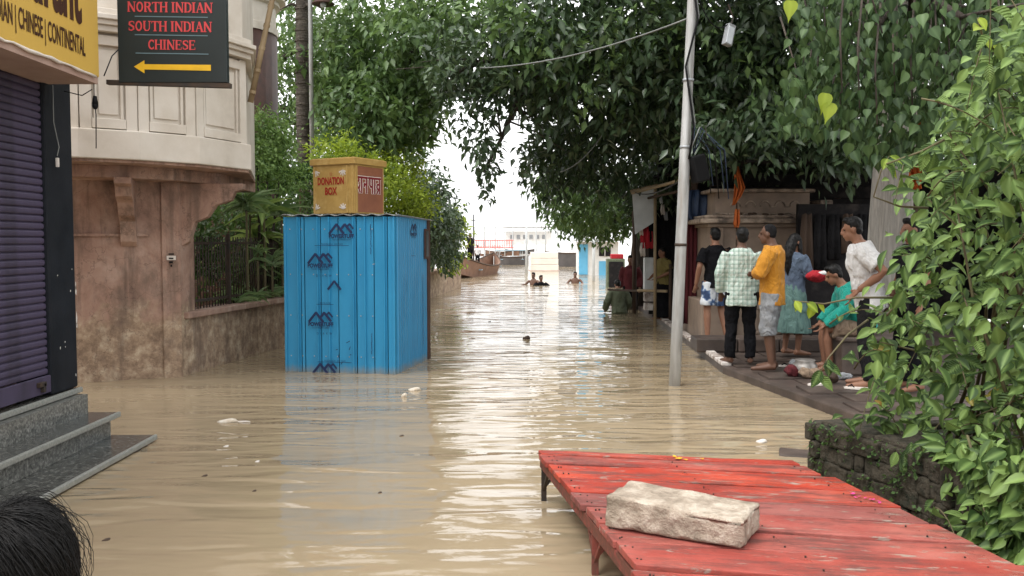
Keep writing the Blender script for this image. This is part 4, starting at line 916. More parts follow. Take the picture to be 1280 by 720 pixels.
# ---------------------------------------------------------------- floating litter
def blobthing(name, label, px, py, dims, m, rz=0, cat='litter', group=None, z=0):
    p = gr(px, py, z); mb = MB().ell((0, 0, 0), (dims[0] / 2, dims[1] / 2, dims[2] / 2), 12, 7)
    mb.v = [(x * (1 + .25 * math.sin(9 * y / dims[1] + x * 5)), y * (1 + .2 * math.cos(7 * x / dims[0])), zz + .12 * dims[2] * math.sin(6 * x / dims[0])) for x, y, zz in mb.v]
    o = mb.build(name, m, loc=(p.x, p.y, z + dims[2] * .12), smooth=True); o.rotation_euler = (0, 0, rz); return tag(o, label, cat, group)
foam = mat('crumpled_white_wrap', (.72, .68, .6), (.45, .36, .26), scale=14, rough=.6)
tag(blobthing('plastic_wrap', 'crumpled white and brown wrapper floating near the granite steps', 284, 528, (.17, .08, .05), foam, .2))
blobthing('foam_shred', 'thin white foam shred drifting beside a crumpled wrapper', 303, 527, (.14, .04, .01), MT['off_white'], -.1)
blobthing('paper_cup', 'white crushed cup floating in front of the blue cabin corner', 518, 488, (.13, .07, .05), foam, .1)
blobthing('bottle_cap', 'small pale bit of litter bobbing in front of the blue cabin', 505, 496, (.06, .05, .06), foam, 0)
blobthing('coconut_husk', 'dark husk floating in the bright middle of the lane', 658, 424, (.12, .08, .09), MT['wood'], 0)
blobthing('paper_bowl', 'white bowl floating between the red table and the platform', 952, 553, (.085, .06, .04), MT['off_white'], 0)
for (px, py, s_) in ((475, 676 - 60, .02), (256, 595, .03), (133, 675, .03), (502, 545, .03), (318, 614, .02), (570, 396, .1), (720, 352 + 30, .06), (612, 402, .05)):
    blobthing('leaf_scrap', 'tiny dark scrap adrift on the brown water', px, py, (s_ * 1.6, s_, .012), MT['wood'], 1, group='scraps adrift on the water')
for (px, py, s_) in ((283, 558, .05), (322, 577, .04), (550, 560 - 30, .04)):
    blobthing('foam_fleck', 'tiny white fleck adrift on the brown water', px, py, (s_, s_ * .6, .012), MT['off_white'], 1, group='white flecks on the water')

# ---------------------------------------------------------------- far river front: boats, kiosk, landing stage
hullb = mat('brown_hull', (.25, .14, .09), (.17, .10, .07), scale=3, rough=.8); hulld = mat('dark_hull', (.09, .085, .085), (.12, .11, .11), scale=3, rough=.6)
blue_deck = mat('faded_blue_paint', (.22, .33, .40), (.30, .40, .45), scale=3)
def boat(name, label, c, rz, L, Wd, H, m, rise=.5, deck=True):
    root = thing(name, label, 'boat', (c[0], c[1], -.12), rz, 'boats moored at the river front'); n = 14; mb = MB(); rg = []
    for i in range(n + 1):
        t_ = i / n * 2 - 1; wv = Wd / 2 * (1 - abs(t_) ** 2.6) + .03; zt = H + rise * abs(t_) ** 2.4; zb_ = .0 + rise * .6 * abs(t_) ** 3
        x = t_ * L / 2
        rg.append([(x, -wv, zt), (x, -wv * .72, zb_), (x, wv * .72, zb_), (x, wv, zt), (x, wv * .88, zt), (x, wv * .6, zb_ + .08), (x, -wv * .6, zb_ + .08), (x, -wv * .88, zt)])
    mb.rings(rg); mb.build('hull', m, root)
    for s_ in (-1, 1):
        pts = [Vector((r_[0 if s_ < 0 else 3])) + Vector((0, 0, .02)) for r_ in rg]; MB().tube(pts, .035, 6).build('gunwale', MT['wood'], root, True)
    if deck:
        for k in range(5): x = (-.3 + .15 * k) * L; MB().box((x, 0, H * .8), (.18, Wd * .82, .04)).build('thwart', blue_deck, root)
    return root
boat('wooden_boat', 'brown wooden boat with raised prow by the garden wall end', gr(598, 343)[:2], R(82), 9.5, 1.7, .55, hullb, .55)
bt = boat('dark_boat', 'dark hulled boat with pale blue canopy seen beside the lamp post', gr(639, 331)[:2], R(8), 2.4, 1.3, .62, hulld, .1)
MB().box((-.1, 0, 1.12), (2.0, 1.3, .06)).build('canopy', blue_deck, bt, bevel=.02)
for x in (-.9, .7):
    for y in (-.5, .5): MB().tube([(x, y, .5), (x, y, 1.1)], .025, 6).build('canopy_post', MT['tin'], bt)
g2 = gr(712, 333)[:2]; bt2 = boat('dark_boat', 'dark hulled barge moored beside the blue kiosk', g2, R(-4), 3.2, 1.5, .95, hulld, .12)
MB().box((0, 0, 1.2), (2.9, 1.4, .06)).build('deck_cover', MT['tin'], bt2, bevel=.02)
hazy_stone = mat('haze_pale_sandstone', (.78, .72, .64), (.70, .63, .55), scale=2); pg = gr(680, 338); pv = thing('stone_pier', 'pale stone pier block between the two dark boats', 'pier', (pg.x, pg.y, -1.2))  # stone colour bleached to imitate the washed-out haze over the far river
for k in range(3): MB().box((0, 0, 1.2 + .17 + k * .34), (1.55 - .03 * k, 1.4, .33)).build('course', hazy_stone, pv, bevel=.02)
MB().box((0, 0, .55), (1.7, 1.6, 1.32)).build('footing', MT['soffit'], pv)
kc = gr(748, 344); kb = thing('river_kiosk', 'small white kiosk with sky blue doors at the water edge', 'kiosk', (kc.x, kc.y, -1.0), 0)
skyb = mat('sky_blue_paint', (.10, .35, .55), (.14, .42, .62), scale=3); wht = mat('white_paint', (.74, .73, .70), (.62, .60, .57), scale=3)
MB().box((0, .8, 1.3), (1.9, 1.6, 2.6)).build('wall', wht, kb)
MB().box((-.72, -.02, 1.75), (.42, .05, 1.45)).build('door', skyb, kb, bevel=.01); MB().box((.3, -.02, 1.27), (.55, .05, .8)).build('door', skyb, kb, bevel=.01)
wi = MB().box((.3, -.02, 2.12), (.55, .05, .42)).build('window', MT['shed'], kb); MB().box((.3, -.05, 2.12), (.03, .02, .42)).build('frame', wht, wi)
MB().bar((-1.2, -.25, 2.66), (-1.2 + 2.5, -.25, 2.72), .7, .06).build('roof', MT['tin'], kb); MB().box((0, .95, 2.66), (2.2, 1.7, .08)).build('roof', MT['tin'], kb)
ap = at(769, 345, 31); sg = thing('olive_cabinet', 'dark olive cabinet with red cap beside the kiosk', 'cabinet', (ap.x, 31, -.9))
MB().box((0, 0, .95), (.62, .5, 1.9)).build('body', MT['olive_cloth'], sg, bevel=.02); MB().box((0, -.26, 1.35), (.5, .03, .9)).build('door', MT['shed'], sg)
MB().box((.05, 0, 1.98), (.42, .45, .16)).build('cap', MT['red_cloth'], sg, bevel=.02)
canr = mat('faded_red_canopy', (.55, .17, .15), (.62, .28, .24), scale=2)
for (px, py, L_, cm, lab) in ((612, 323, 3.4, canr, 'small boat with faded red canopy moored behind the brown boat'), (628, 319, 4.0, blue_deck, 'small boat with faded blue canopy moored farther out'), (650, 317, 4.0, wht, 'small boat with white canopy moored before the landing stage')):
    b3_ = boat('canopy_boat', lab, gr(px, py)[:2], R(random.uniform(-15, 15)), L_, 1.4, .5, hulld if cm is wht else hullb, .2)
    MB().box((0, 0, 1.25), (L_ * .62, 1.3, .05)).build('canopy', cm, b3_, bevel=.02)
    for x in (-.28, .28):
        for y in (-.5, .5): MB().tube([(x * L_, y, .4), (x * L_, y, 1.24)], .025, 6).build('canopy_post', MT['tin'], b3_)
def mast(px, y0, y1, Y, r, m, name, label, arm=None):
    a, b = at(px, y0, Y), at(px, y1, Y); root = thing(name, label, 'pole', (a.x, Y, -1.4))
    MB().tube([(0, 0, 0), (0, 0, b.z + 1.4)], [r, r * .7], 8).build('shaft', m, root, True)
    if arm: MB().box((0, 0, b.z + 1.4 - arm[1]), (arm[0], .05, .05)).build('cross_arm', m, root)
    MB().tube([(0, 0, 0), (0, 0, .3)], r * 1.6, 8).build('base', m, root); return root
mast(658, 336, 236, 45, .07, MT['tin'], 'lamp_post', 'slim pale lamp post standing in the flood by the boats')
mast(742, 340, 250, 36, .07, MT['tin'], 'lamp_post', 'pale post rising beside the white kiosk under the tree')
mast(682, 306, 236, 80, .06, MT['tin'], 'boat_mast', 'thin pale mast above the landing stage')
mast(631, 306, 232, 78, .04, MT['tin'], 'boat_mast', 'very thin faint mast at the left of the landing stage')
mast(612, 310, 262, 70, .035, MT['tin'], 'boat_mast', 'faint bare mast above the red canopied boat')
mast(700, 318, 262, 66, .04, MT['tin'], 'boat_mast', 'pale mast rising behind the dark barge')
mast(592, 322, 268, 60, .05, MT['shed'], 'signal_mast', 'short dark mast with small box near the garden wall end', (.3, .4))
ls = thing('landing_stage', 'haze-pale steel landing stage with cabin windows and red railing on the river', 'landing stage', (0, 82, -.3))
def lsx(px): return at(px, 300, 82).x
def lsz(py): return at(640, py, 82).z + .3
pale = mat('haze_pale_steel', (.72, .73, .74), (.62, .63, .64), scale=2); pinkr = mat('faded_red_paint', (.55, .16, .15), (.62, .25, .22), scale=2)  # landing stage coloured near white to stand in for distant glare and haze
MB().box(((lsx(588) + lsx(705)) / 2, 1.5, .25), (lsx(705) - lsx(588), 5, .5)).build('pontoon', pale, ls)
MB().box(((lsx(632) + lsx(690)) / 2, 2.0, (lsz(289) + lsz(306)) / 2), (lsx(690) - lsx(632), 3, lsz(289) - lsz(306))).build('cabin_wall', wht, ls)
for k in range(6): MB().box((lsx(640 + k * 8), .47, lsz(296)), (.32, .06, .38)).build('window', MT['lamp_grey'], ls)  # panes grey instead of dark, paled for the same haze
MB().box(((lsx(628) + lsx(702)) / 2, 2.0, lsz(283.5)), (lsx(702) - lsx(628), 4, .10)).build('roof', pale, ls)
for px in (593, 606, 619, 641, 670, 697): MB().tube([(lsx(px), -.6, 0), (lsx(px), -.6, lsz(284))], .06, 6).build('post', MT['tin'], ls)
for py in (284, 291): MB().bar((lsx(588), -.6, lsz(py)), (lsx(642), -.6, lsz(py)), .06).build('rail', MT['tin'], ls)
for py in (277, 280): MB().bar((lsx(615 if py == 280 else 668), -.6, lsz(py)), (lsx(640 if py == 280 else 692), -.6, lsz(py)), .08).build('awning_bar', MT['tin'], ls)
for k in range(16): MB().box((lsx(596 + k * 2.9), -.9, lsz(305)), (.07, .05, .8)).build('baluster', pinkr, ls)
for py in (300.5, 309.5): MB().bar((lsx(594), -.9, lsz(py)), (lsx(642), -.9, lsz(py)), .10).build('red_rail', pinkr, ls)
# ---------------------------------------------------------------- people
def V(*a): return Vector(a)
TEX = bpy.data.textures.new('folds', 'CLOUDS'); TEX.noise_scale = .11; TEX.noise_depth = 2
TEXH = bpy.data.textures.new('locks', 'CLOUDS'); TEXH.noise_scale = .035
def remesh(o, vox, smooth=3, disp=0, tex=None):
    r_ = o.modifiers.new('r', 'REMESH'); r_.mode = 'VOXEL'; r_.voxel_size = vox; r_.use_smooth_shade = True
    if smooth: s_ = o.modifiers.new('s', 'SMOOTH'); s_.factor = .5; s_.iterations = smooth
    if disp: d_ = o.modifiers.new('d', 'DISPLACE'); d_.texture = tex or TEX; d_.strength = disp; d_.mid_level = .5; d_.texture_coords = 'LOCAL'
def torso_rings(pel, neck, right, secs, grow=0, n=14):
    up = (neck - pel).normalized(); fwd = up.cross(right).normalized(); rt = fwd.cross(up).normalized(); out_ = []
    for t_, rx, ry, fy in secs:
        c = pel.lerp(neck, t_) + fwd * fy if 0 <= t_ <= 1 else pel + (neck - pel) * t_ + fwd * fy
        out_.append([c + rt * math.cos(2 * math.pi * k / n) * (rx + grow) + fwd * math.sin(2 * math.pi * k / n) * (ry + grow) for k in range(n)])
    return out_
def person(label, loc, rz, H=1.68, skin='skin', shirt=None, legs=None, hair='short', pose=None, shirt_len=.15, sleeve='long', leg_len='ankle', vox=.0095, skirt=None, female=False, group=None, hands=True, fit=1.0, build=1.0, name='person'):
    s = H / 1.7; P = dict(pel=V(0, 0, .93), neck=V(0, .0, 1.445), lean=0, head=V(0, .03, 1.585), face=V(0, 1, 0),
        le=V(-.245, -.03, 1.13), re=V(.245, -.03, 1.13), lw=V(-.25, .06, .88), rw=V(.25, .06, .88),
        lk=V(-.11, .03, .50), rk=V(.11, .03, .50), la=V(-.12, -.02, .085), ra=V(.12, -.02, .085), lt=V(-.15, .2, .02), rt=V(.15, .2, .02), right=V(1, 0, 0), lf=None, rf=None)
    if pose: P.update(pose)
    for k in P:
        if isinstance(P[k], Vector) and k not in ('face', 'right'): P[k] = P[k] * s
    root = thing(name, label, 'person', loc, rz, group)
    pel, neck, right = P['pel'], P['neck'], P['right'].normalized(); up = (neck - pel).normalized(); fwd = up.cross(right)
    sh_w = (.165 if female else .185) * s
    Ls, Rs = neck - right * sh_w - up * .072 * s, neck + right * sh_w - up * .072 * s
    Lh, Rh = pel - right * .092 * s - up * .03 * s, pel + right * .092 * s - up * .03 * s
    bsec = [(-.16, .12, .09, 0), (0, .155, .105, 0), (.25, .135, .095, .005), (.6, .16, .112, .01), (.85, .165, .095, 0), (.96, .11, .075, 0), (1.02, .06, .058, 0)]
    bsec = [(a, b * s * build, c * s * build, d) for a, b, c, d in bsec]
    m = MB(); m.rings(torso_rings(pel, neck, right, bsec))
    hd = P['head']; fc = P['face'].normalized()
    m.tube([neck - up * .04 * s, neck.lerp(hd, .5), hd - fc * .015], [.062 * s, .054 * s, .055 * s], 10)
    hr = fc.cross(V(0, 0, 1)).normalized(); hu = hr.cross(fc); MH = Matrix((hr, fc, hu)).transposed()
    hz = s * .93
    def hp(x, y, z): return hd + MH @ (V(x, y, z) * hz)
    m.ell(hp(0, -.012, .025), (.076 * hz, .092 * hz, .096 * hz), 14, 10, MH); m.ell(hp(0, .030, -.048), (.054 * hz, .064 * hz, .072 * hz), 12, 8, MH); m.ell(hp(0, .066, -.098), (.026 * hz, .024 * hz, .022 * hz), 10, 6, MH)
    m.ell(hp(0, .104, -.026), (.016 * hz, .024 * hz, .022 * hz), 8, 6, MH); m.ell(hp(0, .094, -.002), (.012 * hz, .018 * hz, .03 * hz), 8, 6, MH); m.ell(hp(0, .090, -.066), (.026 * hz, .014 * hz, .014 * hz), 8, 6, MH); m.ell(hp(0, .086, .022), (.05 * hz, .012 * hz, .01 * hz), 8, 6, MH)
    for e in (-1, 1): m.ell(hp(.077 * e, -.008, -.012), (.012 * hz, .022 * hz, .032 * hz), 8, 6, MH)
    def limb(pts, rad): m.tube(pts, [r_ * s * build for r_ in rad], 10)
    for S_, E, W_, sd in ((Ls, P['le'], P['lw'], -1), (Rs, P['re'], P['rw'], 1)):
        limb([S_ + right * -sd * .02, S_.lerp(E, .35), E, E.lerp(W_, .3), W_], [.058, .05, .04, .042, .028])
        dirh = P['lf' if sd < 0 else 'rf']; d = (dirh if dirh is not None else (W_ - E)).normalized()
        sidev = d.cross(fwd if abs(d.dot(fwd)) < .8 else up).normalized(); nv = sidev.cross(d)
        m.ell(W_ + d * .045 * s, (.036 * s, .017 * s, .05 * s), 10, 7, Matrix((sidev, nv, d)).transposed())
        if hands:
            for k, ln in enumerate((.072, .082, .076, .06)):
                b0 = W_ + d * .08 * s + sidev * (.027 - .018 * k) * s; b1 = b0 + (d * .55 + nv * .12) * ln * s; b2 = b0 + (d * .9 + nv * .42) * ln * s
                m.tube([b0 - d * .02 * s, b0, b1, b2], [.009 * s, .009 * s, .0085 * s, .007 * s], 6)
            t0 = W_ + d * .03 * s + sidev * .034 * s; m.tube([t0 - sidev * .012 * s, t0 + (d * .025 + sidev * .018) * s, t0 + (d * .06 + sidev * .022 + nv * .015) * s], [.011 * s, .010 * s, .008 * s], 6)
    for Hh, K, A_, T in ((Lh, P['lk'], P['la'], P['lt']), (Rh, P['rk'], P['ra'], P['rt'])):
        limb([Hh + up * .02, Hh.lerp(K, .4), K, K.lerp(A_, .3), A_], [.088, .076, .052, .055, .036])
        d = (T - A_); d.z = 0; d.normalize(); m.tube([A_ - d * .05 * s - V(0, 0, .03 * s), A_ - V(0, 0, .03 * s) + d * .02, A_ + d * .1 * s - V(0, 0, .045 * s), V(T.x, T.y, T.z + .005)], [.035 * s, .042 * s, .036 * s, .02 * s], 10)
    bo_ = m.build('body', MT[skin], root, True); remesh(bo_, vox, 2)
    # eyes
    for e in (-1, 1):
        q = MB().ell(hp(.03 * e, .079, .002), (.012 * hz, .009 * hz, .006 * hz), 8, 5, MH); q.build('eye', MT['eye'], root, True)
    # hair
    h = MB()
    if hair == 'short':
        h.ell(hp(0, -.024, .042), (.083 * hz, .092 * hz, .092 * hz), 16, 10, MH); h.ell(hp(0, -.05, -.01), (.074 * hz, .058 * hz, .075 * hz), 12, 8, MH)
        h.ell(hp(0, .04, .10), (.06 * hz, .045 * hz, .035 * hz), 10, 6, MH)
    elif hair == 'shaved':
        h.ell(hp(0, -.021, .035), (.0775 * hz, .089 * hz, .092 * hz), 16, 10, MH); h.ell(hp(0, -.045, -.01), (.071 * hz, .056 * hz, .06 * hz), 12, 8, MH)
    elif hair == 'long':
        h.ell(hp(0, -.02, .04), (.086 * hz, .096 * hz, .092 * hz), 16, 10, MH)
        h.tube([hp(0, -.05, .02), hp(0, -.085, -.1), hp(.01, -.10, -.25), hp(.02, -.07, -.42), hp(.02, -.05, -.52)], [.08 * hz, .085 * hz, .08 * hz, .06 * hz, .02 * hz], 10)
        h.tube([hp(.06, .02, .05), hp(.085, .03, -.08), hp(.09, .05, -.22), hp(.08, .07, -.36)], [.03 * hz, .034 * hz, .034 * hz, .015 * hz], 8)
        h.tube([hp(-.06, .02, .05), hp(-.085, .03, -.08), hp(-.09, .02, -.2)], [.03 * hz, .032 * hz, .015 * hz], 8)
    elif hair == 'bun':
        h.ell(hp(0, -.02, .04), (.084 * hz, .095 * hz, .09 * hz), 16, 10, MH); h.ell(hp(0, -.05, -.01), (.075 * hz, .06 * hz, .075 * hz), 12, 8, MH); h.ell(hp(0, -.12, .0), (.045 * hz, .04 * hz, .045 * hz), 10, 7, MH)
    if hair == 'shaved': ho = h.build('hair', MT['char_cloth'], root, True); remesh(ho, vox * .8, 2)
    elif h.v: ho = h.build('hair', MT['hair'], root, True); remesh(ho, vox * .8, 1, .014, TEXH)
    # clothes
    if shirt:
        g = .018 * fit; c = MB()
        ssec = [(-shirt_len / .515, .165, .12, 0), (-shirt_len / .515 + .1, .165, .118, 0), (.05, .158, .112, 0), (.3, .148, .108, .005), (.6, .165, .118, .01), (.82, .160, .104, 0), (.92, .118, .088, 0), (1.0, .078, .07, 0)]
        c.rings(torso_rings(pel, neck, right, [(a, b * s * build, cc * s * build, d) for a, b, cc, d in ssec], g))
        for S_, E, W_, sd in ((Ls, P['le'], P['lw'], -1), (Rs, P['re'], P['rw'], 1)):
            gg = g + .006; r0 = [.062, .058, .05]
            if sleeve == 'long': c.tube([S_ - right * sd * .03, S_.lerp(E, .4), E, E.lerp(W_, .5), E.lerp(W_, .93)], [(x * s * build + gg) for x in (.06, .054, .046, .045, .036)], 10)
            elif sleeve == 'roll': c.tube([S_ - right * sd * .03, S_.lerp(E, .5), E, E.lerp(W_, .25)], [(x * s * build + gg) for x in (.06, .055, .047, .046)], 10)
            elif sleeve == 'short': c.tube([S_ - right * sd * .03, S_.lerp(E, .4), S_.lerp(E, .75)], [(x * s * build + gg) for x in (.062, .058, .06)], 10)
        o = c.build('shirt', MT[shirt], root, True); remesh(o, vox * 1.1, 2, .034)
    if legs:
        g = .016; c = MB()
        c.rings(torso_rings(pel, neck, right, [(-.2, .125 * s, .095 * s, 0), (-.08, .155 * s, .112 * s, 0), (.04, .158 * s, .11 * s, 0), (.2, .145 * s, .1 * s, 0)], g))
        for Hh, K, A_ in ((Lh, P['lk'], P['la']), (Rh, P['rk'], P['ra'])):
            if leg_len == 'ankle': c.tube([Hh, Hh.lerp(K, .45), K, K.lerp(A_, .5), K.lerp(A_, 1.0)], [(x * s + g) for x in (.092, .082, .06, .056, .05)], 12)
            elif leg_len == 'knee': c.tube([Hh, Hh.lerp(K, .45), K, K.lerp(A_, .22)], [(x * s + g) for x in (.095, .09, .078, .078)], 12)
            elif leg_len == 'short': c.tube([Hh, Hh.lerp(K, .45), Hh.lerp(K, .85)], [(x * s + g) for x in (.095, .09, .095)], 12)
        o = c.build('shorts' if leg_len == 'short' else 'trousers', MT[legs], root, True); remesh(o, vox * 1.1, 2, .034)
    if skirt:
        sm2, zlow, wide = skirt; c = MB(); n = 18; rg = []
        for t_ in (0, .25, .5, .75, 1):
            z = pel.z + .08 * s + (zlow - pel.z - .08 * s) * t_; rr = .15 * s + (wide - .15 * s) * t_
            rg.append([V(pel.x + rr * 1.1 * math.cos(2 * math.pi * k / n) * (1 + .10 * t_ * math.sin(k * 3.1)), pel.y + rr * .85 * math.sin(2 * math.pi * k / n) * (1 + .10 * t_ * math.cos(k * 2.7)), z) for k in range(n)])
        o = c.rings(rg).build('skirt', MT[sm2], root, True); remesh(o, vox * 1.1, 2, .02)
    return root
def onplat(px, py): p = gr(px, py, PZ + .022); return (p.x, p.y, PZ + .022)
# man in black T-shirt, back turned
person('man in black T-shirt and blue patterned shorts with his back turned by the shrine corner', onplat(893, 428), R(12), 1.69, 'skin', 'black_cloth', 'shorts', 'short', dict(rf=None, le=V(-.26, -.02, 1.12), lw=V(-.27, .07, .86), re=V(.25, .02, 1.14), rw=V(.18, .18, .95), rk=V(.13, .07, .50), ra=V(.17, -.05, .09), rt=V(.2, .16, .02)), .12, 'short', 'short')
person('man in green and white plaid shirt and black trousers seen from behind', onplat(925, 455), R(-8), 1.66, 'skin_dark', 'plaid', 'black_cloth', 'short', dict(le=V(-.245, .0, 1.13), lw=V(-.235, .1, .89), re=V(.24, .0, 1.13), rw=V(.23, .1, .9), lt=V(-.22, .17, .02), la=V(-.13, -.02, .085), head=V(.01, .02, 1.585)), .2, 'long', 'ankle', fit=1.5, build=1.02)
person('shaven-headed man in mustard shirt and rolled grey trousers with arms folded', onplat(964, 463), R(62), 1.70, 'skin_dark', 'yellow_cloth', 'grey_cloth', 'shaved', dict(le=V(-.25, .10, 1.12), lw=V(-.03, .21, 1.13), re=V(.25, .08, 1.12), rw=V(.05, .22, 1.10), lf=V(.9, .1, .1), rf=V(-.9, .1, .1), face=V(-.0, 1, -.05), head=V(0, .06, 1.575), la=V(-.09, -.02, .085), ra=V(.09, .0, .085), lk=V(-.1, .03, .5), rk=V(.1, .05, .5)), .17, 'roll', 'knee', fit=1.5)
wmn = person('long-haired woman in blue top and sea green wrap holding a red bundle', (3.60, 11.25, PZ + .05), R(-62), 1.56, 'skin', 'bluegrey_cloth', None, 'long', dict(le=V(-.22, .06, 1.14), lw=V(-.10, .27, 1.08), re=V(.22, .06, 1.14), rw=V(.08, .28, 1.07), face=V(.05, 1, -.18)), .1, 'roll', female=True, skirt=('seagreen_cloth', .30, .24), fit=1.1)
# seated person in teal
sb_ = thing('stone_bench', 'low dark stone ledge the teal-shirted person sits on', 'ledge', (4.09, 10.0, PZ))
MB().box((0, 0, .21), (.85, .55, .38)).build('block', MT['cement'], sb_, bevel=.02); MB().box((0, 0, .42), (.9, .6, .05)).build('top_slab', MT['cement'], sb_, bevel=.015); MB().box((0, 0, .02), (.8, .5, .05)).build('foot', MT['cement'], sb_)
person('person in bright teal shirt sitting hunched with bare knees', (4.0, 9.98, PZ + .02), R(80), 1.66, 'skin', 'teal_cloth', 'khaki_cloth', 'short', dict(pel=V(0, 0, .54), neck=V(0, .24, 1.02), head=V(0, .34, 1.14), face=V(0, 1, -.45), le=V(-.25, .26, .74), lw=V(-.19, .46, .56), re=V(.25, .26, .74), rw=V(.19, .46, .56), lk=V(-.14, .44, .52), rk=V(.14, .44, .52), la=V(-.13, .38, .09), ra=V(.13, .40, .09), lt=V(-.15, .58, .02), rt=V(.15, .6, .02)), .06, 'long', 'short', fit=1.4)
person('man in white shirt and black trousers with a hand on his hip beside the vine', onplat(1084, 484), R(70), 1.76, 'skin', 'white_cloth', 'char_cloth', 'short', dict(neck=V(0, .10, 1.43), head=V(0, .17, 1.56), face=V(-.05, 1, -.2), le=V(-.30, -.12, 1.15), lw=V(-.21, .10, .97), lf=V(.35, .5, -.5), re=V(.27, .06, 1.14), rw=V(.26, .14, .92)), .17, 'short', 'ankle', fit=1.5, build=1.08)
person('person in dark shirt mostly hidden behind the leafy vine', (3.98, 8.75, PZ + .02), R(100), 1.72, 'skin', 'char_cloth', 'black_cloth', 'short', None, .15, 'short', 'ankle', vox=.016)
# waders and swimmers
wl = gr(774, 392); zb_ = bed(0, wl.y)
person('woman in olive clothes wading waist deep with her back turned', (wl.x, wl.y, zb_), R(10), 1.62, 'skin', 'olive_cloth', None, 'bun', dict(neck=V(0, .13, 1.40), head=V(.02, .22, 1.50), face=V(0, 1, -.5), le=V(-.28, .05, 1.1), lw=V(-.26, .25, .92), re=V(.28, .05, 1.1), rw=V(.24, .28, .92)), .12, 'long', female=True, skirt=('olive_cloth', .1, .26), vox=.015, fit=1.6)
def swimmer(px, py, label, rz, top_z, shirt=None, H=1.62):
    p = gr(px, py); return person(label, (p.x, p.y, top_z - H * 1.0), rz, H, 'skin_dark', shirt, 'black_cloth', 'short', dict(le=V(-.32, .1, 1.22), lw=V(-.30, .33, 1.22), re=V(.32, .1, 1.22), rw=V(.30, .33, 1.22)), .12, 'short', 'short', vox=.016, hands=False)
swimmer(667, 356, 'dark-haired bather up to the chest in water, shoulder to shoulder with another', R(150), .46)
swimmer(676, 357, 'bather in dark shirt leaning beside the first bather in the bright water', R(-160), .38, 'black_cloth')
swimmer(719, 354, 'lone bather with raised arm standing chest deep off the kiosk', R(170), .45)
g_ = at(828, 395, 16.9); person('girl in ochre olive dress behind the bamboo rail of the stall', (g_.x, 16.9, PZ), R(120), 1.40, 'skin', 'ochre_cloth', None, 'bun', dict(lw=V(-.1, .3, .98), rw=V(.1, .3, .98)), .1, 'short', female=True, skirt=('black_cloth', .06, .2), vox=.015)
r_ = at(788, 372, 20.5); person('person in red top standing by the dark tree trunk', (r_.x, 20.5, -.28), R(160), 1.56, 'skin', 'curtain', 'black_cloth', 'short', None, .15, 'long', 'ankle', vox=.017)
for k, (px, lab) in enumerate(((588, 'boatman in dark shirt standing on the brown wooden boat'), (597, 'figure in pale shirt seated on the brown wooden boat'))):
    q = at(px, 320, 44 + k * 2); person(lab, (q.x, q.y, .42), R(180 if k else 60), 1.6 if k == 0 else 1.0, 'skin_dark', 'char_cloth' if k == 0 else 'white_cloth', 'black_cloth', 'short', None, .12, 'short', 'ankle', vox=.02, hands=False)
# head of the onlooker in front of the camera
HX = at(10, 655, 1.5); onl = person('onlooker with thick black hair wading just before the granite steps', (HX.x, 1.5, -.585), R(12), 1.70, 'skin', 'char_cloth', 'black_cloth', 'short', None, .15, 'short', 'ankle', vox=.008)
from mathutils import noise as NZ
hs_ = MB()
hc = V(0, .03, 1.588) * (1.70 / 1.7)
wh = V(-.45, -.1, 1).normalized()          # whorl near the crown; every lock runs along the skull away from it
cen = hc + V(0, -.012, .022); RX, RY, RZ = .094, .112, .106
for k in range(8500):
    while True:
        n_ = V(random.gauss(0, 1), random.gauss(0, 1), random.gauss(0, 1)).normalized()
        if k % 3 == 0: n_ = (wh + n_ * .35).normalized()
        if n_.z > -.35 and not (n_.y > .55 and n_.z < .35): break
    tg = n_ - wh * n_.dot(wh); tg = (tg - wh * .6); lo_ = NZ.noise_vector(n_ * 2.2); pts, rad = [], []; cur = n_.copy(); L = random.uniform(.09, .17); st_ = L / 6 / .105; lift = random.choice([random.uniform(.0, .006), random.uniform(0, .012), random.uniform(0, .02) if k % 9 == 0 else .004]) if k > 200 else random.uniform(.01, .04)
    for q in range(7):
        d_ = (cur * cur.dot(wh) - wh); d_ = d_ + lo_ * .55 + NZ.noise_vector(cur * 5 + V(3, 1, 7)) * .45 + V(.25, 0, -.25); d_ = (d_ - cur * d_.dot(cur)).normalized()
        p_ = cen + V(cur.x * RX, cur.y * RY, cur.z * RZ if cur.z > 0 else cur.z * RZ * 1.25) * (1 + lift / .1 * math.sin(q / 6 * 2.6) * 1.0)
        pts.append(p_); rad.append((.0012 if k > 200 else .0006) * (1 - (q / 6) ** 3 * .85)); cur = (cur + d_ * st_).normalized()
    hs_.tube(pts, rad, 4, False)
hs_.build('hair_locks', MT['hair'], onl, True)['kind'] = 'stuff'
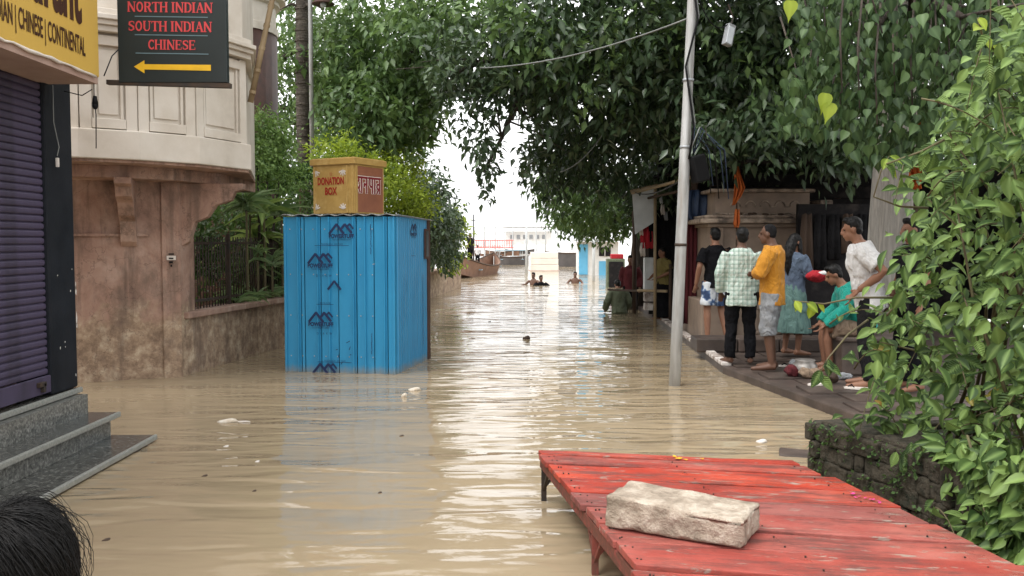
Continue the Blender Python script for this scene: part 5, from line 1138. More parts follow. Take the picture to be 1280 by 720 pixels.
# bundle carried by the woman, pots on the platform
bn = thing('red_bundle', 'red and white cloth bundle carried by the long-haired woman', 'bundle', (3.83, 11.05, 1.17))
o = MB().ell((0, 0, 0), (.15, .12, .07)).build('cloth', MT['red_cloth'], bn, True); remesh(o, .014, 2, .05); o = MB().ell((.06, -.05, .03), (.10, .06, .035)).build('cloth_fold', MT['white_cloth'], bn, True); remesh(o, .012, 2, .03)
steel = mat('dull_steel', (.34, .32, .30), (.22, .2, .18), scale=6, rough=.4, metal=.6)
pp_ = onplat(1006, 470)
pt = thing('metal_pot', 'dented metal pot upturned among bags on the wet platform', 'pot', pp_)
lathe([(.02, .0), (.10, .0), (.135, .06), (.13, .13), (.10, .16), (.115, .18), (.11, .185), (.09, .165)], 20).build('bowl', steel, pt, True)
for k, (px, py, d, m_, lab, nm) in enumerate(((994, 470, (.26, .2, .15), 'curtain', 'dark maroon cloth bag slumped beside the metal pot', 'cloth_bag'), (993, 452 + 10, (.1, .09, .16), 'grey_cloth', 'crumpled grey bundle behind the maroon bag', 'cloth_bundle'), (1012, 452 + 20, (.25, .18, .12), 'khaki_cloth', 'khaki cloth heap in front of the metal pot', 'cloth_heap'), (1034, 478, (.22, .16, .13), 'wood', 'brown sack lying by the seated person', 'sack'), (1055, 474, (.15, .1, .08), 'grey_cloth', 'grey cloth bag by the foot of the white-shirted man', 'small_bag'))):
    q = onplat(px, py); o = tag(MB().ell((0, 0, d[2] * .42), (d[0] / 2, d[1] / 2, d[2] / 2)).build(nm, MT[m_], loc=q, smooth=True), lab, 'bag' if 'bag' in nm else 'bundle'); remesh(o, .012, 1, .10)
for k, (px, py, c_) in enumerate(((1071, 487, 'off_white'), (986, 459, 'off_white'), (1022, 482, 'off_white'))):
    q = onplat(px, py); mb = MB(); n = 12; ou = [(.045 * math.cos(a_) * (1 + .15 * math.cos(a_ * 2)), .125 * math.sin(a_)) for a_ in np.linspace(0, 2 * math.pi, n + 1)[:-1]]
    sl_ = thing('sandal', 'pale rubber sandal left on the wet platform', 'sandal', q, R(70 + 20 * k), 'sandals on the platform')
    mb.prism(ou, .004, .026); mb.build('sole', MT[c_], sl_, bevel=.004); MB().tube([(-.04, .02, .02), (-.02, .05, .05), (0, .08, .03), (.02, .05, .05), (.04, .02, .02)], .006, 5).build('strap', MT['black_cloth'], sl_, True)
# ---------------------------------------------------------------- vegetation
def fast_mesh(name, verts, faces_tri, mats, attrs=None, smooth=False):
    me = bpy.data.meshes.new(name); nv, nf = len(verts), len(faces_tri)
    me.vertices.add(nv); me.vertices.foreach_set('co', np.asarray(verts, np.float32).ravel())
    me.loops.add(nf * 3); me.loops.foreach_set('vertex_index', np.asarray(faces_tri, np.int32).ravel())
    me.polygons.add(nf); me.polygons.foreach_set('loop_start', np.arange(0, nf * 3, 3, dtype=np.int32)); me.polygons.foreach_set('loop_total', np.full(nf, 3, np.int32))
    if smooth: me.polygons.foreach_set('use_smooth', np.ones(nf, bool))
    me.update(calc_edges=True)
    for k, a in (attrs or {}).items():
        at_ = me.attributes.new(k, 'FLOAT', 'POINT'); at_.data.foreach_set('value', np.asarray(a, np.float32))
    me.materials.append(mats); return me
# templates: (u along, v across, w out of plane), triangles, midrib flag
T_SIMPLE = (np.array([(0, 0, 0), (.36, -.5, .06), (.36, .5, .06), (.42, 0, -.05), (1, 0, -.12)]), np.array([(0, 1, 3), (0, 3, 2), (1, 4, 3), (3, 4, 2)]), np.array([0, 0, 0, .3, 0]))
def grid_leaf(outline, curl=.18, fold=.10):
    vs, tr, mi = [], [], []
    for u, hw in outline:
        w0 = -curl * u * u
        vs += [(u, -hw, w0 + fold * hw), (u, -hw * .5, w0 + fold * hw * .35), (u, 0, w0), (u, hw * .5, w0 + fold * hw * .35), (u, hw, w0 + fold * hw)]; mi += [0, 0, .45, 0, 0]
    for i in range(len(outline) - 1):
        for k in range(4):
            a = i * 5 + k; tr += [(a, a + 1, a + 6), (a, a + 6, a + 5)]
    return np.array(vs), np.array(tr), np.array(mi)
T_OVAL = grid_leaf([(0, .02), (.12, .26), (.3, .46), (.5, .5), (.72, .36), (.9, .14), (1, .01)], .2, .25)
T_HEART = grid_leaf([(-.06, .2), (.0, .38), (.14, .5), (.34, .47), (.55, .3), (.74, .12), (.88, .04), (1.0, .005)], .12, .2)
T_STRAP = grid_leaf([(0, .25), (.2, .45), (.45, .5), (.7, .36), (.9, .14), (1, .01)], .75, .3)
def norm(a): return a / np.maximum(np.linalg.norm(a, axis=1, keepdims=True), 1e-9)
def leafcloud(name, pos, dirs, nrms, length, ratio, tmpl, m, parent, rnd=None, stuff=True, smooth=False):
    N = len(pos); T, TR, MI = tmpl; d = norm(dirs); s_ = norm(np.cross(d, nrms)); n_ = np.cross(s_, d)
    L = np.asarray(length)[:, None, None]; ra = np.broadcast_to(np.asarray(ratio), (N,))[:, None, None]
    vs = pos[:, None, :] + T[None, :, 0:1] * L * d[:, None, :] + T[None, :, 1:2] * L * ra * s_[:, None, :] + T[None, :, 2:3] * L * n_[:, None, :]
    fs = TR[None] + (np.arange(N) * len(T))[:, None, None]
    rnd = rng.random(N) if rnd is None else rnd
    me = fast_mesh(name, vs.reshape(-1, 3), fs.reshape(-1, 3), m, {'rnd': np.repeat(rnd, len(T)), 'mid': np.tile(MI, N)}, smooth)
    o = link(name, me)
    if parent: wkid(o, parent)
    if stuff: o['kind'] = 'stuff'
    return o
def rvec(n): return norm(rng.normal(size=(n, 3)))
def blob(b):
    px, py, Y, rx, ry, rd, n = b; c = np.array(at(px, py, Y)); k = Y / F
    v = rvec(n) * (rng.random(n) ** .42)[:, None]; return c + v * np.array([rx * k, rd, ry * k]), v
def crown(name, blobs, per, leaf, m, parent, spread=.26, ratio=.45, droop=.5, bright=.35, tmpl=T_SIMPLE, limit=None):
    P_, D_, Nn, Ln, Rn = [], [], [], [], []
    for b in blobs:
        cs, v = blob(b); n = len(cs)
        tone = rng.random(n)                        # each sprig has its own tone
        tw_d = norm(v + rvec(n) * .7 + np.array([0, 0, -.15]))
        for k in range(per):
            t_ = (k + .5) / per
            off_ = tw_d * ((t_ - .5) * 1.6 * spread) [..., None] if False else tw_d * ((t_ - .5) * 1.6 * spread)
            P_.append(cs + off_ + rng.normal(size=(n, 3)) * spread * .42)
            D_.append(norm(tw_d * .6 + rvec(n) * .9 + np.array([0, 0, -droop]))); Nn.append(norm(rvec(n) * .75 + np.array([0, -.15, 1.0])))
            Ln.append(leaf * rng.uniform(.6, 1.15, n)); Rn.append(np.clip(tone * (1 - bright) + rng.random(n) * bright, 0, .98))
    P_, D_, Nn, Ln, Rn = np.concatenate(P_), np.concatenate(D_), np.concatenate(Nn), np.concatenate(Ln), np.concatenate(Rn)
    if limit is not None: k = limit(P_); P_, D_, Nn, Ln, Rn = P_[k], D_[k], Nn[k], Ln[k], Rn[k]
    return leafcloud(name, P_, D_, Nn, Ln, ratio, tmpl, m, parent, Rn)
def limbs(root, start, targets, r0, m, sub=4, seed=0, wander=.25):
    mb = MB()
    for t_ in targets:
        a, b = Vector(start), Vector(t_); L = (b - a).length; pts, rad = [], []
        bend = Vector((random.uniform(-1, 1), random.uniform(-1, 1), random.uniform(-.1, .6))) * L * .12
        for k in range(8):
            u_ = k / 7; pts.append(a.lerp(b, u_) + bend * math.sin(math.pi * u_) + Vector((random.uniform(-1, 1), random.uniform(-1, 1), random.uniform(-1, 1))) * .05 * wander * L * .3); rad.append(r0 * (1 - .8 * u_) + .012)
        mb.tube(pts, rad, 8)
        for q in range(sub):
            k = random.randint(3, 7); p = pts[k]; d = Vector((random.uniform(-1, 1), random.uniform(-1, 1), random.uniform(-.7, .5))).normalized() * random.uniform(.5, 1.3)
            mb.tube([p, p + d * .5 + Vector((0, 0, .06)), p + d], [rad[k] * .5, rad[k] * .35, .006], 6)
    return wb(mb, 'limbs', m, root, True)
def trunk_tube(root, pts, rad, m, n=14, flute=.0):
    mb = MB(); mb.tube(pts, rad, n)
    if flute:
        for i in range(len(mb.v)):
            k = i % n; ring_ = i // n
            if ring_ < len(pts):
                c = Vector(pts[ring_]); v = Vector(mb.v[i]); mb.v[i] = tuple(c + (v - c) * (1 + flute * math.sin(k * 2.3 + ring_ * .3)))
    return wb(mb, 'trunk', m, root, True)
# the big dark shade tree over the stalls
bt_ = thing('shade_tree', 'huge dark shade tree with drooping glossy leaves arching over the lane', 'tree', (3.12, 21, -.4))
tb_ = Vector((3.12, 21.0, 0))
trunk_tube(bt_, [tb_ + V(0, 0, -.5), tb_ + V(-.03, 0, .8), tb_ + V(.06, -.2, 2.2), tb_ + V(.15, -.6, 3.4), tb_ + V(.2, -1.2, 4.6)], [.42, .3, .27, .25, .22], MT['trunk'], 14, .08)
bl = [(760, 80, 15, 150, 110, 2.6, 400), (900, 90, 14.5, 120, 110, 2.4, 340), (670, 50, 15, 95, 70, 2.2, 120), (820, 190, 18, 90, 70, 2.2, 190), (950, 165, 17, 110, 50, 2, 160), (985, 60, 13, 90, 90, 2, 150),
      (720, 170, 17, 60, 60, 1.8, 110), (700, 215, 18, 42, 32, 1.2, 34), (850, 250, 19.5, 60, 40, 1.2, 70), (800, 250, 22, 50, 35, 1.2, 60)]
shade_up_ = [(800, -110, 15, 230, 110, 2.6, 330), (1030, -90, 12.5, 150, 110, 2.6, 170), (920, -300, 15, 260, 150, 3, 240), (1060, -190, 10.5, 190, 110, 2.2, 300), (900, -160, 12.5, 170, 90, 2, 220)]  # unseen canopy above the frame, thickened to shade the platform side
bl += [(960, 172, 12.3, 100, 26, .5, 46), (1062, 188, 12, 40, 22, .5, 22), (890, 178, 12.6, 40, 26, .5, 20)]
crown('crown', bl + shade_up_, 14, .225, MT['leaf_dark'], bt_, .30)
crown('crown_fringe', [(600, 165, 14, 28, 50, .9, 22), (590, 110, 14, 45, 40, 1, 32), (612, 222, 14, 14, 26, .5, 6), (640, 110, 14.5, 36, 40, 1, 26), (560, 80, 14, 50, 45, 1.4, 44), (672, 205, 16, 20, 22, .6, 9)], 13, .17, MT['leaf_dark'], bt_, .20, .5)
crown('crown_lower', [(725, 240, 21, 48, 40, 1.4, 130), (738, 272, 23, 46, 24, 1.2, 80), (700, 270, 23, 12, 16, .8, 10), (755, 280, 24, 32, 20, 1.2, 48), (680, 235, 20, 22, 22, .8, 16), (775, 262, 23, 36, 30, 1.2, 60)], 14, .2, MT['leaf_mid'], bt_, .3)
crown('crown_young', [(720, 60, 14, 110, 80, 1.6, 60), (640, 30, 13.8, 80, 50, 1.2, 36), (850, 40, 13.6, 100, 60, 1.4, 40), (930, 120, 13.2, 70, 60, 1.2, 26)], 13, .20, MT['leaf_mid'], bt_, .26, .5)
limbs(bt_, tb_ + V(.2, -1.2, 4.5), [at(660, 70, 15), at(760, 60, 15), at(900, 80, 14.5), at(800, -110, 15), at(720, 170, 17), at(950, 150, 17), at(920, -280, 15)], .17, MT['trunk'])
limbs(bt_, tb_ + V(.06, -.2, 2.2), [at(755, 285, 24), at(720, 200, 19), at(850, 230, 19)], .10, MT['trunk'], 3)
limbs(bt_, at(660, 70, 15), [at(570, 90, 14), at(605, 215, 14), at(640, 150, 14.5)], .05, MT['trunk'], 5)
# left bank trees
def tree(label, base, tpts, trad, blobs, per, leaf, m, spread=.28, name='tree', ratio=.45, bark='trunk', lim=5):
    root = thing(name, label, 'tree', base); B = Vector(base)
    trunk_tube(root, [B + Vector(p) for p in tpts], trad, MT[bark], 12, .06)
    crown('crown', blobs, per, leaf, MT[m], root, spread, ratio)
    tg = [at(b[0], b[1], b[2]) for b in blobs[:lim]]; limbs(root, B + Vector(tpts[-1]), tg, trad[-1] * .7, MT[bark], 3); return root
tree('broad-leaved green tree leaning over the lane behind the blue cabin', (-3.9, 19.5, 0), [(0, 0, -.3), (.1, 0, 1.5), (.4, -.3, 3), (.9, -.8, 4.2)], [.22, .17, .15, .12], [(490, 60, 17.5, 85, 75, 2, 230), (470, 145, 17, 65, 55, 1.7, 150), (545, 30, 16, 75, 55, 1.6, 120), (518, 125, 17, 38, 46, 1.4, 70), (430, 90, 18, 50, 70, 1.5, 100)], 14, .21, 'leaf_mid', .28, 'broadleaf_tree', .5)
tree('dark dense bush at the end of the garden wall', (-2.75, 24.5, 0), [(0, 0, -.3), (.05, 0, 1), (.1, 0, 2)], [.16, .12, .09], [(535, 235, 23, 26, 36, 1.2, 80), (532, 285, 22, 38, 48, 1.3, 150), (558, 285, 24, 16, 40, 1.0, 60), (556, 318, 25, 18, 18, .8, 40)], 14, .19, 'leaf_dark', .28, 'dark_bush')
tree('yellow-green bush spilling over the garden wall end', (-2.5, 27.5, 0), [(0, 0, -.3), (.0, 0, .8), (.05, 0, 1.5)], [.1, .08, .06], [(572, 290, 26, 13, 34, .7, 46), (566, 325, 26, 14, 14, .6, 26)], 13, .18, 'leaf_light', .22, 'yellow_green_bush')  # crown in the yellow-green leaf material
tree('tall light green tree far behind the round tower', (-9.5, 27, 0), [(0, 0, -.3), (0, 0, 3), (.2, 0, 5.5)], [.3, .22, .16], [(360, 70, 26, 60, 90, 2.5, 150), (420, 40, 26, 60, 80, 2.5, 130), (350, 170, 27, 60, 60, 2, 110), (430, 150, 25, 55, 60, 2, 120), (485, 170, 28, 45, 60, 2, 90)], 13, .26, 'leaf_mid', .4, 'distant_tree')
tree('shade tree filling the background behind the shed roof', (8.0, 25, 0), [(0, 0, -.3), (0, 0, 3), (-.2, 0, 5)], [.35, .28, .2], [(1000, 130, 22, 120, 80, 2.5, 190), (900, 190, 23, 100, 40, 2, 120), (1080, 120, 20, 90, 80, 2, 130), (1180, 120, 18, 120, 110, 2.5, 150), (860, 120, 24, 90, 90, 2.5, 130), (1250, 40, 15, 120, 120, 2, 130)], 13, .24, 'leaf_dark', .36, 'background_tree')
tree('yellow-green shrub standing behind the shed', (6.6, 22, 0), [(0, 0, -.3), (0, 0, 1.5), (0, 0, 2.8)], [.1, .08, .06], [(1000, 172, 21, 38, 18, .7, 34), (960, 180, 21, 26, 14, .6, 18)], 13, .2, 'leaf_light', .25, 'yellow_green_shrub')  # small crown of light yellow-green leaves
# hedges on the left bank
def shrub(label, base, blobs, per, leaf, m, spread, name):
    root = thing(name, label, 'bush', base); crown('foliage', blobs, per, leaf, MT[m], root, spread, .5, .2)
    mb = MB(); B = Vector(base)
    for b in blobs: mb.tube([B, B.lerp(at(b[0], b[1], b[2]), .5) + V(.05, 0, .1), at(b[0], b[1], b[2])], [.035, .025, .01], 6)
    wb(mb, 'stem', MT['trunk'], root, True); return root
shrub('bright yellow-green bush directly behind the donation box', (-2.9, 15.4, 0), [(425, 196, 15, 40, 30, .7, 110), (455, 225, 15, 55, 34, .8, 150)], 14, .10, 'leaf_light', .15, 'golden_bush')
shrub('green-gold hedge behind the right corner of the blue cabin', (-2.2, 16.6, 0), [(510, 250, 16, 34, 30, .7, 80), (490, 215, 17, 40, 28, .8, 80), (480, 270, 16, 55, 30, .8, 80)], 14, .12, 'leaf_light', .17, 'golden_hedge')
shrub('rounded clipped green bush beside the cream bay', (-3.9, 13.3, 0), [(336, 172, 13.2, 32, 34, .5, 150), (322, 200, 12.8, 28, 24, .5, 80), (350, 215, 13.4, 34, 30, .5, 80)], 16, .075, 'leaf_bush', .11, 'clipped_bush')
shrub('dark tangled shrubs filling the garden behind the railing', (-4.3, 14.0, 0), [(300, 290, 14.2, 70, 55, .4, 120), (250, 320, 13.4, 40, 60, .3, 70), (340, 330, 13.8, 50, 50, .4, 110), (400, 260, 15.5, 50, 60, .6, 130)], 13, .13, 'leaf_mid', .18, 'garden_shrub')
# strap-leaved and broad-leaved plants behind the railing
def tuft(label, px, py, Y, n, L, m, wid=.07, z0=None, name='strap_plant', spread=1.0, group=None):
    c = at(px, py, Y); root = thing(name, label, 'plant', (c.x, c.y, c.z), 0, group)
    a_ = rng.random(n) * 2 * np.pi; e_ = rng.uniform(.25, 1.25, n)
    d = np.stack([np.cos(a_) * np.cos(e_) * spread, np.sin(a_) * np.cos(e_) * spread, np.sin(e_)], 1); nr = np.stack([-np.cos(a_) * np.sin(e_), -np.sin(a_) * np.sin(e_), np.cos(e_)], 1)
    pos = np.array(c)[None] + rng.normal(size=(n, 3)) * .03
    T, TR, MI = T_STRAP
    me = fast_mesh('leaf', T * np.array([1, wid, 1]), TR, m, {'rnd': np.zeros(len(T)), 'mid': MI}, True)
    d = norm(d); s_ = norm(np.cross(d, nr)); n_ = np.cross(s_, d)
    for k in range(n):
        l_ = L * rng.uniform(.6, 1.1); M_ = Matrix([[d[k][r] * l_, s_[k][r] * l_, n_[k][r] * l_, pos[k][r]] for r in range(3)] + [[0, 0, 0, 1]])
        inst('leaf', me, root, M_)
    wb(MB().tube([c - V(0, 0, max(.2, c.z + .1)), c + V(0, 0, .05)], [.025, .015], 6), 'stem', MT['stem'], root); return root
for (px, py, Y, n, L, lab) in ((308, 262, 12.45, 30, .44, 'pale strap-leaved plant fanning out over the railing top under the bay'), (352, 268, 13.35, 30, .46, 'pale strap-leaved plant fanning out over the railing by the cabin top'), (340, 330, 13.0, 22, .36, 'pale strap-leaved plant leaning through the railing next to the cabin'), (298, 378, 12.08, 16, .30, 'strap-leaved plant poking out between the railing bars'), (318, 374, 12.58, 18, .32, 'strap-leaved plant spilling over the middle of the coping'), (338, 371, 13.08, 16, .32, 'strap-leaved plant spilling over the coping close to the blue cabin'), (322, 320, 12.72, 16, .34, 'strap-leaved plant pushing through the railing at mid height'), (300, 375, 12.5, 34, .34, 'strap-leaved plant arching through the foot of the railing'), (335, 378, 13.5, 30, .34, 'strap-leaved plant drooping over the coping near the blue cabin'), (318, 340, 13.1, 34, .42, 'strap-leaved plant standing mid height behind the railing'), (350, 320, 14.0, 34, .45, 'strap-leaved plant half hidden by the blue cabin edge'), (345, 240, 14.0, 38, .5, 'tall strap-leaved plant above the railing beside the cabin'), (375, 225, 15.0, 36, .55, 'tall strap-leaved plant behind the left top corner of the cabin'), (312, 255, 13.0, 26, .42, 'strap-leaved plant under the cream bay corner'), (280, 378, 12.1, 18, .26, 'small strap-leaved plant at the railing foot by the pink wall')):
    tuft(lab, px, py, Y, n, L, MT['leaf_grass'] if L < .5 else MT['leaf_palm'], .085)
tuft('large broad-leaved plant with pale upright leaves above the railing', 330, 268, 12.9, 12, .52, MT['leaf_broad'], .34, name='broadleaf_plant'); tuft('broad pale-veined leafy plant below the clipped bush', 322, 300, 13.2, 13, .55, MT['leaf_broad'], .36, name='broadleaf_plant'); tuft('broad-leaved plant leaning out over the railing top', 346, 285, 14.0, 9, .5, MT['leaf_broad'], .36, name='broadleaf_plant')
# palm with lamp post beside it
pc_ = at(380, 200, 17); pm = thing('palm_tree', 'tall slim palm trunk with ragged frond stubs behind the donation box', 'palm', (pc_.x, 17, 0))
pz = [0, 1.5, 3, 4.5, 6, 7.4, 8.8]; wb(MB().tube([(pc_.x + .015 * math.sin(z), 17, z - .2) for z in pz], [.17, .14, .13, .125, .12, .12, .13], 14), 'trunk', MT['palm_trunk'], pm, True)
for k in range(40): z = .4 + k * .2; wb(MB().tube([(pc_.x + .015 * math.sin(z), 17, z), (pc_.x + .015 * math.sin(z), 17, z + .03)], .135 + .006 * random.random(), 12), 'trunk_ring', MT['palm_trunk'], pm)
def frond(root, base, az, el, L, sag, n=44, ll=.55, m='leaf_palm'):
    pts = []; d = Vector((math.cos(az) * math.cos(el), math.sin(az) * math.cos(el), math.sin(el)))
    for k in range(13): u_ = k / 12; pts.append(Vector(base) + d * L * u_ - Vector((0, 0, sag * u_ * u_)))
    wb(MB().tube(pts, [.03 * (1 - .85 * k / 12) for k in range(13)], 6), 'frond_rib', MT['stem'], root)
    P_, D_, Nn, Ln = [], [], [], []
    for k in range(n):
        u_ = .12 + .86 * k / n; i_ = int(u_ * 12); p = pts[i_].lerp(pts[min(i_ + 1, 12)], u_ * 12 - i_); tg = (pts[min(i_ + 1, 12)] - pts[max(i_ - 1, 0)]).normalized(); sd_v = tg.cross(V(0, 0, 1)).normalized()
        for e in (-1, 1): P_.append(p); D_.append(tg * .55 + sd_v * e + V(0, 0, -.45)); Nn.append(V(0, 0, 1) + tg * .2); Ln.append(ll * (1 - .6 * abs(u_ - .45)))
    leafcloud('frond_leaflets', np.array(P_), np.array(D_), np.array(Nn), np.array(Ln), .09, T_SIMPLE, MT[m], root)
for k in range(11): frond(pm, (pc_.x, 17, 8.6), k * .571, R(55 - 12 * (k % 4)), 2.4, 1.1)
for k in range(7): q = V(pc_.x, 17, 6.05 + random.uniform(-.1, .25)); a_ = k * .9; wb(MB().tube([q, q + V(math.cos(a_) * .2, math.sin(a_) * .2, .06), q + V(math.cos(a_) * .42, math.sin(a_) * .42, -.08)], [.035, .03, .008], 6), 'frond_stub', MT['palm_trunk'], pm)
lx = at(389, 100, 16.5); sl2 = thing('street_lamp', 'slim lamp post with brown shade beside the palm trunk', 'street lamp', (lx.x, 16.5, 0))
MB().tube([(0, 0, -.2), (0, 0, 6.35), (.06, -.02, 6.5), (.2, -.05, 6.5)], [.045, .04, .03, .025], 8).build('post', MT['pole'], sl2, True)
lh = at(404, 5, 16.45) - Vector((lx.x, 16.5, 0)); lathe([(.05, .16), (.09, .13), (.21, .0), (.20, -.01), (.06, .02)], 16).build('shade', MT['brown_paint'], sl2, True, loc=lh); MB().ell((0, 0, -.01), (.06, .06, .06)).build('bulb', MT['lens'], sl2, True, loc=lh)
MB().tube([(lh.x, lh.y, lh.z + .15), (lh.x, lh.y, 6.52 if lh.z < 6.4 else lh.z + .25)], .012, 6).build('hanger', MT['iron'], sl2)

# ---------------------------------------------------------------- leafy vine on the right wall: the front leaves one by one, the rest as a mass
edge = [(10, 1245), (60, 1205), (110, 1158), (150, 1150), (200, 1118), (250, 1118), (300, 1112), (340, 1098), (380, 1078), (430, 1068), (480, 1075), (520, 1085), (545, 1125), (580, 1165), (620, 1168), (660, 1190), (700, 1225), (730, 1240)]
ey, ex = np.array([e[0] for e in edge]), np.array([e[1] + 14 + max(0, 260 - e[0]) * .10 for e in edge])
def vine_pts(n, dmin, dmax, jag=10, xmin=0, xmax=1370):
    out_ = []
    while len(out_) < n:
        py = rng.uniform(8, 725); x0 = np.interp(py, ey, ex) + rng.normal() * jag + 6; px = rng.uniform(max(x0, xmin), xmax)
        base = max(5.05 - (px - 1070) / 260 * 1.15, 3.55)
        if py > 545: base = min(base, 4.62 - (py - 545) / 180 * .75 - max(px - 1180, 0) / 100 * .2)
        out_.append((px, py, base + rng.uniform(dmin, dmax)))
    return np.array(out_)
vr = thing('leafy_vine', 'leafy green creeper cascading over the mossy wall beside the red table', 'creeper', (3.0, 4.9, .45))
def leaf_inst(root, me, p, d, nr, L):
    d = Vector(d).normalized(); s_ = d.cross(Vector(nr)).normalized(); n_ = s_.cross(d)
    return inst('leaf', me, root, Matrix([[d[r] * L, s_[r] * L, n_[r] * L, p[r]] for r in range(3)] + [[0, 0, 0, 1]]))
T, TR, MI = T_OVAL; vine_me = fast_mesh('leaf', T * np.array([1, .54, 1]), TR, MT['leaf_vine_v'], {'rnd': np.zeros(len(T)), 'mid': MI}, True)
T2 = T.copy(); T2[:, 2] += .10 * np.sin(T2[:, 0] * 5) * (np.abs(T2[:, 1]) > .1); vine_me2 = fast_mesh('leaf', T2 * np.array([1, .46, 1]), TR, MT['leaf_vine_v'], {'rnd': np.full(len(T), .37), 'mid': MI}, True)
T3 = T.copy(); T3[:, 2] *= -1.6; T3[:, 2] += .5 * T3[:, 1] ** 2; vine_me3 = fast_mesh('leaf', T3 * np.array([1, .6, 1]), TR, MT['leaf_vine_v'], {'rnd': np.full(len(T), .61), 'mid': MI}, True)
yel_me = fast_mesh('leaf', T2 * np.array([1, .5, 1]), TR, MT['leaf_yellow'], {'rnd': np.zeros(len(T)), 'mid': MI}, True)
chosen = []; tries = 0
while len(chosen) < 48 and tries < 4000:
    tries += 1; q = vine_pts(1, 0, .35, 14)[0]
    if q[0] > 1290: continue
    if all((q[0] - c[0]) ** 2 + (q[1] - c[1]) ** 2 > 40 ** 2 for c in chosen): chosen.append(q)
vmb = MB(); nleaf = 0
for q in chosen:                       # arching sprigs with alternate leaves
    tip = at(*q); L = random.uniform(.28, .5); d0 = V(random.uniform(-.9, .35), random.uniform(-.6, .0), random.uniform(-.5, .7)).normalized()
    pts = []; n = 7
    for k in range(n): u_ = k / (n - 1); pts.append(tip - d0 * L * (1 - u_) + V(0, 0, -.16 * u_ * u_ * L / .4 + .08))
    vmb.tube(pts, [.0055 - .0006 * k for k in range(n)], 5)
    big = random.uniform(.85, 1.2)
    for k in range(1, n):
        if nleaf >= 276: break
        e = 1 if k % 2 else -1; sd_v = d0.cross(V(0, 0, 1)).normalized() * e
        dd = d0 * .6 + sd_v * random.uniform(.5, 1.1) + V(random.uniform(-.3, .2), random.uniform(-.6, .1), random.uniform(-.5, .35))
        if k == n - 1: dd = d0 + V(0, -.1, -.4)
        me_ = random.choice([vine_me, vine_me, vine_me2, vine_me3]) if random.random() > .04 else yel_me
        leaf_inst(vr, me_, pts[k], dd, V(random.uniform(-.6, .3), random.uniform(-.9, -.1), random.uniform(.6, 1)), random.choice([random.uniform(.06, .10), random.uniform(.09, .15)]) * big * (1.0 if k < n - 2 else .75)); nleaf += 1
wb(vmb, 'sprig_stems', MT['stem'], vr, True)['kind'] = 'stuff'
def twig_leaves(pts, n, L0, root, me):
    for k in range(n):
        u_ = k / max(n - 1, 1) * (len(pts) - 1); i_ = min(int(u_), len(pts) - 2); p = Vector(pts[i_]).lerp(Vector(pts[i_ + 1]), u_ - i_)
        leaf_inst(root, me, p, V(random.uniform(-.8, .8), random.uniform(-.5, .1), random.uniform(-1, -.1)), V(random.uniform(-.3, .3), -.7, .7), L0 * random.uniform(.7, 1.1))
vpx = np.concatenate([vine_pts(620, .05, .35, 16), vine_pts(2300, .3, 1.3, 12), vine_pts(1500, -.1, 1.2, 12, 1330, 1640)]); vp = np.array([at(*q) for q in vpx]); n = len(vp)
vd = norm(np.stack([rng.uniform(-1, .6, n), rng.uniform(-.7, .3, n), rng.uniform(-1, .2, n)], 1)); vn = norm(np.stack([rng.uniform(-.6, .4, n), -.4 + rng.uniform(-.5, .4, n), rng.uniform(.2, 1, n)], 1))
xq = []
while len(xq) < 620:
    py = rng.uniform(548, 726); px = rng.uniform(np.interp(py, ey, ex) + 6, 1340); r_ = ray(px, py)
    k_ = (2.3 + .1255 * 4.75) / (r_.x + .1255 * r_.y)            # where the sight line meets the wall face
    xq.append(np.array(Vector((0, 0, CAMZ)) + r_ * (k_ - rng.uniform(.03, .22))))
xq = np.array(xq); vp = np.concatenate([vp, xq]); n = len(vp); vd = np.concatenate([vd, vd[:620]]); vn = np.concatenate([vn, vn[:620]])
leafcloud('foliage', vp, vd, vn, rng.uniform(.05, .135, n), .54, T_OVAL, MT['leaf_vine'], vr, smooth=True)
mb = MB()
for k in range(46):
    q = vine_pts(1, .05, .5, 8)[0]; p = at(*q); r0 = V(2.75 + random.uniform(-.15, .9), 4.6 + random.uniform(-1.2, .8), .42) if q[1] < 560 else V(p.x + .2, p.y + .15, .46)
    md_ = r0.lerp(p, .5) + V(random.uniform(-.1, .2), random.uniform(0, .3), random.uniform(.05, .35)); mb.tube([r0, md_, p], [.012, .009, .003], 5)
tws = [[at(1115, 372, 5.1), at(1070, 372, 5.0), at(1030, 380, 4.95), at(992, 376, 4.9)], [at(1085, 400, 5.2), at(1060, 418, 5.1), at(1035, 448, 5.0), at(1022, 470, 4.98)], [at(1160, 260, 5), at(1125, 258, 5), at(1092, 246, 4.95), at(1104, 205, 4.95), at(1112, 195, 4.95)], [at(1250, 70, 4.7), at(1228, 45, 4.6), at(1222, 22, 4.6)], [at(1180, 175, 4.8), at(1150, 190, 4.8), at(1108, 205, 4.8)]]
for t_ in tws: mb.tube(t_, [.008, .006, .005, .003, .002][:len(t_)], 5)
wb(mb, 'stem', MT['stem'], vr, True)
lt_me = fast_mesh('leaf', T * np.array([1, .62, 1]), TR, MT['leaf_light'], {'rnd': np.zeros(len(T)), 'mid': MI}, True)
twig_leaves([at(1022, 380, 4.95), at(994, 376, 4.9)], 5, .085, vr, lt_me); twig_leaves(tws[1][2:], 4, .13, vr, vine_me); twig_leaves(tws[2][3:], 4, .11, vr, lt_me); twig_leaves(tws[3], 5, .10, vr, lt_me); twig_leaves(tws[4], 6, .12, vr, vine_me)
